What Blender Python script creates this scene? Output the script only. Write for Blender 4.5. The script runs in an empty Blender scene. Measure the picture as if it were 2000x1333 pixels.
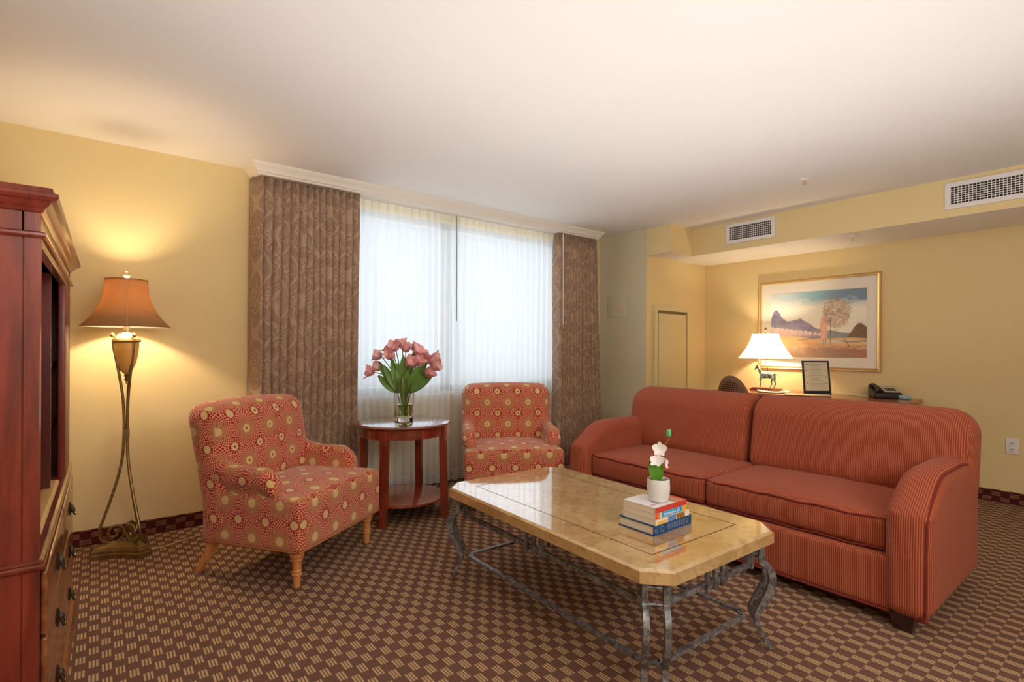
import bpy, math, random
from mathutils import Vector, Matrix
random.seed(7)
C = bpy.context.scene.collection
PI = math.pi
sin, cos, sqrt = math.sin, math.cos, math.sqrt

# ------------------------------------------------------------------ node helpers
def c4(c): return (c[0], c[1], c[2], 1.0)
def srgb(r, g, b):
    f = lambda v: (v/255/12.92) if v/255 <= 0.04045 else ((v/255+0.055)/1.055)**2.4
    return (f(r), f(g), f(b))

class X:
    """scalar expression on node sockets"""
    def __init__(s, t, k): s.t, s.k = t, k
    def _m(s, op, *a):
        n = s.t.nodes.new('ShaderNodeMath'); n.operation = op
        for i, v in enumerate((s,)+a):
            if isinstance(v, X): s.t.links.new(v.k, n.inputs[i])
            else: n.inputs[i].default_value = float(v)
        return X(s.t, n.outputs[0])
    def __add__(s, o): return s._m('ADD', o)
    def __sub__(s, o): return s._m('SUBTRACT', o)
    def __mul__(s, o): return s._m('MULTIPLY', o)
    def __truediv__(s, o): return s._m('DIVIDE', o)
    def abs(s): return s._m('ABSOLUTE')
    def sin(s): return s._m('SINE')
    def cos(s): return s._m('COSINE')
    def fract(s): return s._m('FRACT')
    def floor(s): return s._m('FLOOR')
    def sqrt(s): return s._m('SQRT')
    def mod(s, o): return s._m('FLOORED_MODULO', o)
    def atan2(s, o): return s._m('ARCTAN2', o)
    def lt(s, o): return s._m('LESS_THAN', o)
    def gt(s, o): return s._m('GREATER_THAN', o)
    def max(s, o): return s._m('MAXIMUM', o)
    def min(s, o): return s._m('MINIMUM', o)
    def step(s, a, b):
        n = s.t.nodes.new('ShaderNodeMapRange'); n.interpolation_type = 'SMOOTHSTEP'
        s.t.links.new(s.k, n.inputs[0]); n.inputs[1].default_value = a; n.inputs[2].default_value = b
        return X(s.t, n.outputs[0])

class Mat:
    def __init__(s, name, rough=0.6, metal=0.0, spec=0.4):
        s.m = bpy.data.materials.new(name); s.m.use_nodes = True
        s.t = s.m.node_tree; s.b = s.t.nodes['Principled BSDF']
        s.b.inputs['Roughness'].default_value = rough
        s.b.inputs['Metallic'].default_value = metal
        s.b.inputs['Specular IOR Level'].default_value = spec
    def xyz(s, kind='Object'):
        n = s.t.nodes.new('ShaderNodeTexCoord'); q = s.t.nodes.new('ShaderNodeSeparateXYZ')
        s.t.links.new(n.outputs[kind], q.inputs[0])
        return [X(s.t, o) for o in q.outputs]
    def vec(s, x, y, z):
        n = s.t.nodes.new('ShaderNodeCombineXYZ')
        for i, v in enumerate((x, y, z)):
            if isinstance(v, X): s.t.links.new(v.k, n.inputs[i])
            else: n.inputs[i].default_value = v
        return n.outputs[0]
    def noise(s, scale, detail=3, rough=.5, vec=None, kind='Object', dist=0):
        n = s.t.nodes.new('ShaderNodeTexNoise'); n.inputs['Scale'].default_value = scale
        n.inputs['Detail'].default_value = detail; n.inputs['Roughness'].default_value = rough
        n.inputs['Distortion'].default_value = dist
        if vec is None:
            q = s.t.nodes.new('ShaderNodeTexCoord'); vec = q.outputs[kind]
        s.t.links.new(vec, n.inputs['Vector'])
        return X(s.t, n.outputs['Fac'])
    def mix(s, f, a, b):
        n = s.t.nodes.new('ShaderNodeMix'); n.data_type = 'RGBA'
        for i, v in ((0, f), (6, a), (7, b)):
            if isinstance(v, X): s.t.links.new(v.k, n.inputs[i])
            elif hasattr(v, 'links'): s.t.links.new(v, n.inputs[i])
            elif i == 0: n.inputs[0].default_value = v
            else: n.inputs[i].default_value = c4(v)
        return n.outputs[2]
    def color(s, c):
        if hasattr(c, 'links'): s.t.links.new(c, s.b.inputs['Base Color'])
        else: s.b.inputs['Base Color'].default_value = c4(c)
        return s
    def bump(s, h, strength=.3, dist=.005):
        n = s.t.nodes.new('ShaderNodeBump'); n.inputs['Strength'].default_value = strength
        n.inputs['Distance'].default_value = dist
        s.t.links.new(h.k, n.inputs['Height']); s.t.links.new(n.outputs[0], s.b.inputs['Normal'])
        return s
    def inp(s, k, v): s.b.inputs[k].default_value = v; return s

def plain(name, c, rough=.6, metal=0, spec=.4, var=.06, scale=8):
    m = Mat(name, rough, metal, spec)
    n = m.noise(scale, 3)
    m.color(m.mix(n, tuple(v*(1-var) for v in c), tuple(min(1, v*(1+var)) for v in c)))
    return m.m

# ------------------------------------------------------------------ materials
def paint(name, c, bump=.08):
    m = Mat(name, .75, 0, .25)
    n = m.noise(1.2, 2); m.color(m.mix(n, tuple(v*.97 for v in c), tuple(v*1.03 for v in c)))
    m.bump(m.noise(260, 2), bump, .001); return m.m
M_WALL = paint('wall_paint', srgb(228, 205, 152))
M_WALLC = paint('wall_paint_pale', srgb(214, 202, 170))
M_CEIL = paint('ceiling_paint', srgb(240, 234, 226))
M_TRIMW = paint('crown_paint', srgb(236, 228, 214), .02)

def carpet():
    m = Mat('carpet', .95, 0, .1)
    x, y, z = m.xyz()
    P, Q = .0388, .106
    cx = (x - .302 + P/2)/P
    n = cx.floor(); fx = (cx.fract() - .5)*P
    yy = (y - 2.590 + Q/2)/Q + n*.5
    fy = (yy.fract() - .5)*Q
    w = .0108
    bar = ((fx + w/2).mod(w) - w/2).abs().step(.0040, .0026)
    inside = fx.abs().lt(.0155)*fy.abs().step(.0285, .0245)
    bead = (y*(2*PI/.0085)).sin()*.14 + .86
    nz = m.noise(900, 2)
    mask = bar*inside*bead
    big = m.noise(1.5, 2)
    base = m.mix(nz.step(.3, .7), srgb(92, 64, 54), srgb(130, 97, 82))
    yb = m.noise(260, 2)
    dash = m.mix(yb, srgb(184, 148, 106), srgb(222, 190, 146))
    m.color(m.mix(mask, base, dash))
    m.bump(nz + mask*.6, .5, .003); return m.m
M_CARPET = carpet()

def carpet_strip(axis):
    m = Mat('carpet_baseboard_'+axis, .95, 0, .1)
    x, y, z = m.xyz()
    a = x if axis == 'x' else y
    P, Q = .0388, .106
    cz = (z - .004)/P; n = cz.floor(); fz = (cz.fract() - .5)*P
    fa = ((a/Q + n*.5).fract() - .5)*Q
    w = .0108
    bar = ((fz + w/2).mod(w) - w/2).abs().step(.0040, .0026)
    mask = bar*fz.abs().lt(.0155)*fa.abs().step(.0285, .0245)
    nz = m.noise(700, 2)
    base = m.mix(nz, srgb(62, 20, 16), srgb(92, 44, 36))
    m.color(m.mix(mask*.6, base, srgb(166, 122, 92))); return m.m
M_BBX, M_BBY = carpet_strip('x'), carpet_strip('y')

def wood(name, a, b, rough=.28, axis='z', coat=.4):
    m = Mat(name, rough, 0, .5)
    x, y, z = m.xyz()
    s = {'x': (2.5, 22, 22), 'y': (22, 2.5, 22), 'z': (22, 22, 2.5)}[axis]
    v = m.vec(x*s[0], y*s[1], z*s[2])
    n = m.noise(1.0, 5, .6, v, dist=.6); n2 = m.noise(2.2, 2)
    m.color(m.mix((n*.75+n2*.25).step(.3, .72), a, b))
    m.inp('Coat Weight', coat); m.inp('Coat Roughness', .15)
    return m.m
M_CHERRY = wood('cherry_wood', srgb(88, 26, 16), srgb(146, 54, 34), .4, 'z', .12)
M_CHERRYD = wood('cherry_wood_moulding', srgb(84, 24, 18), srgb(136, 54, 40), .25, 'z', .25)
M_CHERRYX = wood('cherry_wood_x', srgb(108, 36, 18), srgb(150, 60, 34), .22, 'x')
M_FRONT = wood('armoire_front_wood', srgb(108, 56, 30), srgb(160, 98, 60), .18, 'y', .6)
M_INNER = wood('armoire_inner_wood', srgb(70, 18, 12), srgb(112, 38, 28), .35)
M_TABLEW = wood('side_table_wood', srgb(110, 38, 20), srgb(160, 68, 42), .16, 'z', .8)
M_DESK = wood('desk_wood', srgb(140, 66, 32), srgb(188, 106, 60), .22, 'y')
M_BEECH = wood('beech_leg_wood', srgb(196, 120, 66), srgb(228, 158, 98), .35)
M_DARKLEG = wood('dark_foot_wood', srgb(36, 10, 12), srgb(66, 20, 20), .4)

def chair_fabric():
    m = Mat('rosette_fabric', .85, 0, .2)
    uv = m.xyz('UV'); u, v = uv[0], uv[1]
    P, Q = .166, .172
    fu = ((u/P).fract() - .5)*P; fv = ((v/Q).fract() - .5)*Q
    gu = ((u/P + .5).fract() - .5)*P; gv = ((v/Q + .5).fract() - .5)*Q
    r = (fu*fu + fv*fv).sqrt(); th = fv.atan2(fu)
    r2 = (gu*gu + gv*gv).sqrt()
    N = 28
    k = r.max(.004)._m('LOGARITHM', math.e)*13.5
    a1 = (th*N*.5 + k).sin().abs(); a2 = (th*N*.5 - k).sin().abs()
    line = a1.step(.58, .30).max(a2.step(.58, .30))
    dot = r.step(.0235, .0215).max(r2.step(.0225, .0205))
    near = r.step(.075, .03)
    nz = m.noise(500, 2, vec=m.vec(u, v, 0))
    red = m.mix(nz, srgb(136, 22, 14), srgb(164, 36, 24))
    lc = m.mix(near, srgb(238, 158, 124), srgb(222, 176, 120))
    c = m.mix(line*.92, red, lc)
    c = m.mix(r2.step(.031, .026)*.85, c, red)
    tan = m.mix(nz, srgb(208, 168, 106), srgb(232, 198, 140))
    c = m.mix(dot, c, tan)
    m.color(c); m.bump(nz+line*.3, .25, .002)
    m.inp('Sheen Weight', .25); return m.m
M_ROS = chair_fabric()

def sofa_fabric():
    m = Mat('terracotta_stripe_fabric', .8, 0, .2)
    u, v, _ = m.xyz('UV')
    s = (u*(2*PI/.0085)).sin()
    jag = m.noise(160, 2, vec=m.vec(u, v, 0))
    n = m.noise(5, 3)
    st = (s + jag*1.2 - .6).step(-.5, .7)
    a = m.mix(n, srgb(132, 54, 36), srgb(148, 66, 46))
    b = m.mix(n, srgb(180, 98, 66), srgb(194, 112, 80))
    m.color(m.mix(st*.85, a, b)); m.bump(st + jag, .3, .002)
    m.inp('Sheen Weight', .06)
    return m.m
M_SOFA = sofa_fabric()
M_PIPE = plain('piping_fabric', srgb(120, 38, 26), .8)

def stone():
    m = Mat('travertine', .07, 0, .6)
    n1 = m.noise(4, 6, .65, dist=.8); n2 = m.noise(26, 5, .7); n3 = m.noise(70, 3)
    c = m.mix(n1.step(.3, .7), srgb(186, 146, 92), srgb(214, 182, 128))
    c = m.mix(n2.step(.50, .66)*.6, c, srgb(164, 116, 68))
    c = m.mix(n3.step(.66, .74)*.5, c, srgb(110, 76, 40))
    m.color(c); m.inp('Coat Weight', 1.0); m.inp('Coat Roughness', .03); m.inp('Coat IOR', 2.1); return m.m
M_STONE = stone()
M_TABLETOP = wood('side_table_top_wood', srgb(96, 34, 20), srgb(146, 60, 40), .2, 'x', 1.0)
for _n in M_TABLETOP.node_tree.nodes:
    if _n.type == 'BSDF_PRINCIPLED': _n.inputs['Coat IOR'].default_value = 2.0; _n.inputs['Coat Roughness'].default_value = .06
M_INLAY = plain('inlay_strip', srgb(92, 62, 34), .3)

def iron():
    m = Mat('forged_iron', .42, .45, .5)
    n = m.noise(40, 4, .7); n2 = m.noise(9, 2)
    c = m.mix(n.step(.35, .7), srgb(88, 86, 88), srgb(160, 161, 166))
    c = m.mix(n2.step(.62, .75)*.3, c, srgb(150, 106, 84))
    m.color(c); m.bump(n, .4, .003); return m.m
M_IRON = iron()
def bronze():
    m = Mat('antique_bronze', .4, .7, .5)
    n = m.noise(30, 4); m.color(m.mix(n, srgb(92, 68, 34), srgb(158, 128, 76))); m.bump(n, .2, .002); return m.m
M_BRONZE = bronze()
M_PEWTER = plain('pewter', srgb(88, 80, 70), .35, .85, var=.3, scale=60)
M_GOLDF = plain('gilt_frame', srgb(222, 186, 118), .32, .55, var=.12, scale=30)

def damask():
    m = Mat('damask_drape', .85, 0, .2)
    u, v, _ = m.xyz('UV')
    w = m.noise(9, 3, vec=m.vec(u, v, 0))
    U = u/.38 + w*.26; V = v/.44 + w*.20
    a = (U*(2*PI)).cos() + (V*(2*PI)).cos()
    ring = (a.abs() - .10).step(.13, .02)
    core = a.abs().gt(1.0)
    leaf = m.noise(34, 2, .5, m.vec(u, v*.8, 0), dist=2.5)
    verm = m.noise(120, 1, .5, m.vec(u, v, 0), dist=1.5)
    pat = (ring*.8).max(leaf.step(.47, .54)*(core*.35 + .5)).max((verm - .5).abs().step(.05, .02)*.6)
    nz = m.noise(2.5, 2)
    base = m.mix(nz, srgb(126, 96, 78), srgb(148, 116, 96))
    hi = srgb(226, 198, 166)
    m.color(m.mix(pat*.45, base, hi))
    m.inp('Sheen Weight', .2); return m.m
M_DAMASK = damask()

def sheer():
    m = bpy.data.materials.new('sheer_voile'); m.use_nodes = True
    t = m.node_tree; t.nodes.clear()
    o = t.nodes.new('ShaderNodeOutputMaterial')
    tr = t.nodes.new('ShaderNodeBsdfTransparent'); tl = t.nodes.new('ShaderNodeBsdfTranslucent'); df = t.nodes.new('ShaderNodeBsdfDiffuse')
    tc = t.nodes.new('ShaderNodeTexCoord'); sp = t.nodes.new('ShaderNodeSeparateXYZ'); t.links.new(tc.outputs['Object'], sp.inputs[0])
    z = X(t, sp.outputs[2])
    band = z.gt(2.262).max(z.lt(.125))
    cm = t.nodes.new('ShaderNodeMix'); cm.data_type = 'RGBA'
    t.links.new(z.gt(2.262).k, cm.inputs[0]); cm.inputs[6].default_value = (.93, .95, .97, 1); cm.inputs[7].default_value = (.95, .90, .78, 1)
    for s in (tl, df): t.links.new(cm.outputs[2], s.inputs['Color'])
    m1 = t.nodes.new('ShaderNodeMixShader'); m1.inputs[0].default_value = .5
    t.links.new(tl.outputs[0], m1.inputs[1]); t.links.new(df.outputs[0], m1.inputs[2])
    m2 = t.nodes.new('ShaderNodeMixShader')
    fac = band*.20 + .72
    t.links.new(fac.k, m2.inputs[0])
    t.links.new(tr.outputs[0], m2.inputs[1]); t.links.new(m1.outputs[0], m2.inputs[2])
    t.links.new(m2.outputs[0], o.inputs[0]); return m
M_SHEER = sheer()

def shade(name, c, glow, strength, grad=None):
    """lampshade cloth: diffuse + translucent, lit by the bulb inside"""
    m = bpy.data.materials.new(name); m.use_nodes = True
    t = m.node_tree; t.nodes.clear()
    o = t.nodes.new('ShaderNodeOutputMaterial')
    tl = t.nodes.new('ShaderNodeBsdfTranslucent'); df = t.nodes.new('ShaderNodeBsdfDiffuse')
    tl.inputs['Color'].default_value = c4(glow)
    no = t.nodes.new('ShaderNodeTexNoise'); no.inputs['Scale'].default_value = 40
    mx = t.nodes.new('ShaderNodeMix'); mx.data_type = 'RGBA'
    t.links.new(no.outputs['Fac'], mx.inputs[0]); mx.inputs[6].default_value = c4([v*.85 for v in c]); mx.inputs[7].default_value = c4([min(1, v*1.12) for v in c])
    t.links.new(mx.outputs[2], df.inputs['Color'])
    m1 = t.nodes.new('ShaderNodeMixShader'); m1.inputs[0].default_value = strength
    t.links.new(df.outputs[0], m1.inputs[1]); t.links.new(tl.outputs[0], m1.inputs[2])
    t.links.new(m1.outputs[0], o.inputs[0]); return m
M_SHADE1 = shade('suede_lampshade', srgb(146, 114, 78), srgb(232, 146, 84), .045)
M_SHADE1I = shade('shade_lining', srgb(250, 244, 230), srgb(255, 246, 230), .45)
M_SHADE2 = shade('cream_lampshade', srgb(250, 242, 224), srgb(255, 244, 220), .6)

def glass(name, c=(1, 1, 1), rough=0.0, ior=1.45):
    m = Mat(name, rough, 0, .5); m.color(c); m.inp('Transmission Weight', 1.0); m.inp('IOR', ior); return m.m
M_GLASS = glass('clear_glass')
M_WATER = glass('green_tinted_water', (.80, .88, .50), 0, 1.2)
def pane_mat():
    m = bpy.data.materials.new('window_pane'); m.use_nodes = True
    t = m.node_tree; t.nodes.clear(); o = t.nodes.new('ShaderNodeOutputMaterial')
    a = t.nodes.new('ShaderNodeBsdfTransparent'); a.inputs[0].default_value = (.95, .98, 1, 1); b = t.nodes.new('ShaderNodeBsdfGlossy'); b.inputs['Roughness'].default_value = .02
    x = t.nodes.new('ShaderNodeMixShader'); x.inputs[0].default_value = .06
    t.links.new(a.outputs[0], x.inputs[1]); t.links.new(b.outputs[0], x.inputs[2]); t.links.new(x.outputs[0], o.inputs[0]); return m
M_PANE = pane_mat()
M_WHITE = plain('white_enamel', srgb(232, 226, 222), .5, var=.02)
M_CERAMIC = plain('matt_white_ceramic', srgb(226, 226, 226), .55, var=.03, scale=60)
M_DARK = plain('dark_void', srgb(38, 30, 22), .8)
M_ALAB = Mat('amber_glass', .25); M_ALAB.color(M_ALAB.mix(M_ALAB.noise(6, 3, dist=1), srgb(206, 150, 70), srgb(232, 186, 104))); M_ALAB.inp('Subsurface Weight', .2); M_ALAB = M_ALAB.m
M_LEAF = plain('tulip_leaf', srgb(112, 152, 76), .5, var=.35, scale=14)
M_STEM = plain('tulip_stem', srgb(112, 146, 66), .5, var=.2)
M_ORCHLEAF = plain('orchid_leaf', srgb(88, 146, 40), .4, var=.3, scale=30)
def petal():
    m = Mat('tulip_petal', .55); x, y, z = m.xyz()
    n = m.noise(40, 3, vec=m.vec(x, y, z*.3)); m.color(m.mix(n.step(.3, .7), srgb(234, 142, 148), srgb(254, 214, 212)))
    m.inp('Subsurface Weight', .15); return m.m
M_PETAL = petal()
M_ORCHID = plain('orchid_petal', srgb(244, 240, 240), .5, var=.03, scale=60)
M_BUD = plain('orchid_bud', srgb(96, 196, 128), .5, var=.2, scale=60)
M_PAPER = plain('page_paper', srgb(224, 212, 196), .8, var=.06, scale=200)
M_BRASS = plain('polished_metal', srgb(220, 206, 172), .25, .9, var=.1)
M_BLACK = plain('black_plastic', srgb(34, 30, 30), .35)
M_CORD = plain('tan_cord', srgb(204, 166, 120), .5)
M_DOOR = plain('closet_door_paint', srgb(214, 196, 148), .5, var=.02)
M_DFRAME = plain('door_frame_paint', srgb(220, 204, 156), .45, var=.02)
M_GAP = plain('door_gap_shadow', srgb(120, 104, 74), .7)

def vcol(name, rough=.5, coat=0):
    m = Mat(name, rough); n = m.t.nodes.new('ShaderNodeVertexColor'); n.layer_name = 'Col'
    m.t.links.new(n.outputs[0], m.b.inputs['Base Color']); m.inp('Coat Weight', coat); m.inp('Coat Roughness', .05); return m.m
M_VCOL = vcol('printed_colours', .45)
M_ART = vcol('art_print', .5, .5)

# ------------------------------------------------------------------ mesh helpers
class MB:
    def __init__(s): s.v, s.f = [], []
    def add(s, v, f):
        n = len(s.v); s.v += [tuple(p) for p in v]; s.f += [tuple(i+n for i in q) for q in f]; return s
    def box(s, a, b, bev=0):
        (x0, y0, z0), (x1, y1, z1) = a, b
        if bev > 0:
            return s.rbox(((x0+x1)/2, (y0+y1)/2, (z0+z1)/2), (abs(x1-x0), abs(y1-y0), abs(z1-z0)), bev, 2, 1)
        v = [(x0,y0,z0),(x1,y0,z0),(x1,y1,z0),(x0,y1,z0),(x0,y0,z1),(x1,y0,z1),(x1,y1,z1),(x0,y1,z1)]
        return s.add(v, [(0,3,2,1),(4,5,6,7),(0,1,5,4),(1,2,6,5),(2,3,7,6),(3,0,4,7)])
    def rbox(s, c, size, r, k=3, m=4, fn=None):
        h = [d/2 for d in size]; r = min([r]+h)
        def ax(hh):
            L = [-hh + r*i/k for i in range(k+1)] if r < hh else [-hh + hh*i/k for i in range(k+1)]
            if r < hh:
                L += [-(hh-r) + 2*(hh-r)*i/m for i in range(1, m)] + [hh - r + r*i/k for i in range(k+1)]
            else: L += [hh*i/k for i in range(1, k+1)]
            o = []
            for q in L:
                if not o or q - o[-1] > 1e-7: o.append(q)
            return o
        A = [ax(q) for q in h]; N = [len(a) for a in A]; idx = {}; V = []
        def vid(i, j, l):
            key = (i, j, l)
            if key not in idx:
                p = [A[0][i], A[1][j], A[2][l]]
                inn = [max(-(h[q]-r), min(h[q]-r, p[q])) for q in range(3)]
                d = Vector([p[q]-inn[q] for q in range(3)])
                if d.length > 1e-9: d = d.normalized()*r
                P = [c[q]+inn[q]+d[q] for q in range(3)]
                idx[key] = len(V); V.append(tuple(fn(*P)) if fn else tuple(P))
            return idx[key]
        F = []
        for (a, b, w) in ((0,1,2),(1,2,0),(2,0,1)):
            for side in (0, N[w]-1):
                for i in range(N[a]-1):
                    for j in range(N[b]-1):
                        q = []
                        for (ii, jj) in ((i,j),(i+1,j),(i+1,j+1),(i,j+1)):
                            t = [0,0,0]; t[a], t[b], t[w] = ii, jj, side; q.append(vid(*t))
                        F.append(tuple(q) if side else tuple(reversed(q)))
        return s.add(V, F)
    def lathe(s, prof, c=(0,0,0), n=24, cap=True, sx=1, sy=1):
        V = []; F = []
        for (r, z) in prof:
            for i in range(n):
                a = 2*PI*i/n; V.append((c[0]+r*cos(a)*sx, c[1]+r*sin(a)*sy, c[2]+z))
        for j in range(len(prof)-1):
            for i in range(n):
                F.append((j*n+i, j*n+(i+1)%n, (j+1)*n+(i+1)%n, (j+1)*n+i))
        if cap:
            if prof[0][0] > 1e-5: F.append(tuple(reversed(range(n))))
            if prof[-1][0] > 1e-5: F.append(tuple(range((len(prof)-1)*n, len(prof)*n)))
        return s.add(V, F)
    def tube(s, pts, r, n=8, closed=False, flat=1.0, up=None, radii=None):
        P = [Vector(p) for p in pts]; m = len(P); V = []; F = []
        T = []
        for i in range(m):
            a = P[(i-1) % m] if (closed or i > 0) else P[i]; b = P[(i+1) % m] if (closed or i < m-1) else P[i]
            d = (b-a); T.append(d.normalized() if d.length > 1e-9 else Vector((0,0,1)))
        u = Vector(up) if up else (Vector((0,0,1)) if abs(T[0].z) < .9 else Vector((1,0,0)))
        u = (u - T[0]*u.dot(T[0])).normalized()
        for i in range(m):
            u = (u - T[i]*u.dot(T[i]))
            if up and u.length < .2: u = Vector(up)
            u = u.normalized(); w = T[i].cross(u)
            rr = radii[i] if radii else r
            for q in range(n):
                a = 2*PI*(q+.5)/n
                V.append(P[i] + u*(rr*cos(a)) + w*(rr*flat*sin(a)))
        for i in range(m if closed else m-1):
            for q in range(n):
                F.append((i*n+q, i*n+(q+1)%n, ((i+1)%m)*n+(q+1)%n, ((i+1)%m)*n+q))
        if not closed:
            F.append(tuple(reversed(range(n)))); F.append(tuple(range((m-1)*n, m*n)))
        return s.add(V, F)
    def bar(s, pts, w, t, up):
        """rectangular bar w (along up) x t swept on pts; t may be a list"""
        P = [Vector(p) for p in pts]; V = []; F = []; m = len(P); U = Vector(up).normalized()
        for i in range(m):
            d = (P[min(i+1, m-1)] - P[max(i-1, 0)]).normalized()
            u = (U - d*U.dot(d)).normalized(); x = d.cross(u)
            tt = t[i] if isinstance(t, list) else t
            for (a, b) in ((-1,-1),(1,-1),(1,1),(-1,1)): V.append(P[i]+u*(a*w/2)+x*(b*tt/2))
        for i in range(m-1):
            for q in range(4): F.append((i*4+q, i*4+(q+1)%4, (i+1)*4+(q+1)%4, (i+1)*4+q))
        F += [(3,2,1,0), tuple(range((m-1)*4, m*4))]
        return s.add(V, F)
    def prism(s, poly, z0, z1):
        n = len(poly)
        V = [(p[0], p[1], z0) for p in poly] + [(p[0], p[1], z1) for p in poly]
        F = [tuple(reversed(range(n))), tuple(range(n, 2*n))] + [(i, (i+1)%n, n+(i+1)%n, n+i) for i in range(n)]
        return s.add(V, F)
    def rings(s, R, cap=True):
        n = len(R[0]); V = [p for r in R for p in r]; F = []
        for j in range(len(R)-1):
            for i in range(n): F.append((j*n+i, j*n+(i+1)%n, (j+1)*n+(i+1)%n, (j+1)*n+i))
        if cap: F += [tuple(reversed(range(n))), tuple(range((len(R)-1)*n, len(R)*n))]
        return s.add(V, F)
    def grid(s, fn, nu, nv):
        V = [fn(i/nu, j/nv) for j in range(nv+1) for i in range(nu+1)]
        F = [(j*(nu+1)+i, j*(nu+1)+i+1, (j+1)*(nu+1)+i+1, (j+1)*(nu+1)+i) for j in range(nv) for i in range(nu)]
        return s.add(V, F)
    def build(s, name, mat, parent=None, smooth=True, loc=None, rot=None, uv=None, sharp=35):
        me = bpy.data.meshes.new(name); me.from_pydata(s.v, [], s.f); me.update()
        import bmesh
        bm = bmesh.new(); bm.from_mesh(me); bmesh.ops.recalc_face_normals(bm, faces=bm.faces); bm.to_mesh(me); bm.free()
        me.materials.append(mat)
        if smooth:
            me.polygons.foreach_set('use_smooth', [True]*len(me.polygons))
            try: me.set_sharp_from_angle(angle=math.radians(sharp))
            except Exception: pass
        if uv:
            L = me.uv_layers.new(name='UVMap')
            for p in me.polygons:
                for li in p.loop_indices:
                    co = me.vertices[me.loops[li].vertex_index].co
                    L.data[li].uv = uv(co, p.normal, me.loops[li].vertex_index)
        o = bpy.data.objects.new(name, me); C.objects.link(o)
        if parent: o.parent = parent
        if loc: o.location = loc
        if rot: o.rotation_euler = rot
        return o

def thing(name, label, cat, loc=(0,0,0), rotz=0, group=None):
    o = bpy.data.objects.new(name, None); C.objects.link(o); o.empty_display_size = .1
    o.location = loc; o.rotation_euler = (0, 0, rotz); return tag(o, label, cat, group)
def tag(o, label, cat, group=None):
    o['label'] = label; o['category'] = cat
    if group: o['group'] = group
    return o
def struct(o, label=None):
    o['kind'] = 'structure'
    if label: o['label'] = label
    return o
def paintmesh(name, origin, eu, ev, nu, nv, fn, mat, parent):
    """flat printed sheet: corner origin, edges eu, ev; fn(s,t)->rgb"""
    o0, a, b = Vector(origin), Vector(eu), Vector(ev)
    m = MB(); m.grid(lambda s, t: o0 + a*s + b*t, nu, nv)
    o = m.build(name, mat, parent, smooth=False)
    at = o.data.color_attributes.new('Col', 'FLOAT_COLOR', 'POINT')
    k = 0
    for j in range(nv+1):
        for i in range(nu+1):
            at.data[k].color = c4(fn(i/nu, j/nv)); k += 1
    return o
def text(name, body, size, mat, parent, loc, rot, sx=1):
    cu = bpy.data.curves.new(name, 'FONT'); cu.body = body; cu.size = size; cu.align_x = 'CENTER'; cu.align_y = 'CENTER'; cu.extrude = .0003
    cu.materials.append(mat)
    tmp = bpy.data.objects.new(name+'_curve', cu); me = bpy.data.meshes.new_from_object(tmp); bpy.data.objects.remove(tmp)
    o = bpy.data.objects.new(name, me); C.objects.link(o); o.parent = parent; o.location = loc; o.rotation_euler = rot; o.scale = (sx, 1, 1)
    return o
def boxuv(k=1.0, off=(0, 0)):
    def f(co, n, vi):
        ax = max(range(3), key=lambda i: abs(n[i]))
        a, b = ((co.y, co.z), (co.x, co.z), (co.x, co.y))[ax]
        return (a*k+off[0], b*k+off[1])
    return f
def smooth01(t):
    t = max(0, min(1, t)); return t*t*(3-2*t)

# ------------------------------------------------------------------ room
D, XC, YA, XR, CZ, SZ, XS, YS = 3.985, 4.408, 3.349, 5.498, 2.412, 2.135, 4.795, 3.066
XL, YF = -.80, -2.2
struct(MB().box((XL-.1, YF-.1, -.1), (XR+.1, D+.25, 0)).build('floor', M_CARPET, smooth=False))
struct(MB().box((XL-.1, YF-.1, CZ), (XR+.1, D+.25, CZ+.1)).build('ceiling', M_CEIL, smooth=False))
WX0, WX1, WZ0, WZ1 = 1.42, 3.76, .80, 2.285
w = MB()
w.box((XL-.1, D, 0), (WX0, D+.12, CZ)); w.box((WX1, D, 0), (XC+.1, D+.12, CZ))
w.box((WX0, D, 0), (WX1, D+.12, WZ0)); w.box((WX0, D, WZ1), (WX1, D+.12, CZ))
struct(w.build('wall_back', M_WALL, smooth=False))
struct(MB().box((XL-.1, YF, 0), (XL, D, CZ)).build('wall_left', M_WALL, smooth=False))
struct(MB().box((XL, YF-.1, 0), (XR, YF, CZ)).build('wall_front', M_WALL, smooth=False))
struct(MB().box((XR, YF, 0), (XR+.1, YA+.1, CZ)).build('wall_right', M_WALL, smooth=False))
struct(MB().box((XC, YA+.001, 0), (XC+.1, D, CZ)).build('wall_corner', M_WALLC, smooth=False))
struct(MB().box((XC+.1, YA, 0), (XR, YA+.1, CZ)).add([(XC, YA, 0), (XC+.1, YA, 0), (XC+.1, YA, SZ), (XC, YA, SZ)], [(0, 1, 2, 3)]).build('wall_alcove', M_WALL, smooth=False))
s = MB()
s.box((XC, YS, SZ), (XR, YA-.001, CZ)); s.box((XS, YF, SZ), (XR, YS-.001, CZ))
o = s.build('ceiling_soffit', M_WALL, smooth=False)
o.data.materials.append(M_CEIL)
for p in o.data.polygons:
    if p.normal.z < -.5: p.material_index = 1
struct(o)
struct(MB().box((XL, D-.008, 0), (XC, D, .093)).build('baseboard_back', M_BBX, smooth=False))
struct(MB().box((XR-.008, YF, 0), (XR, YA, .093)).build('baseboard_right', M_BBY, smooth=False))

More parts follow.
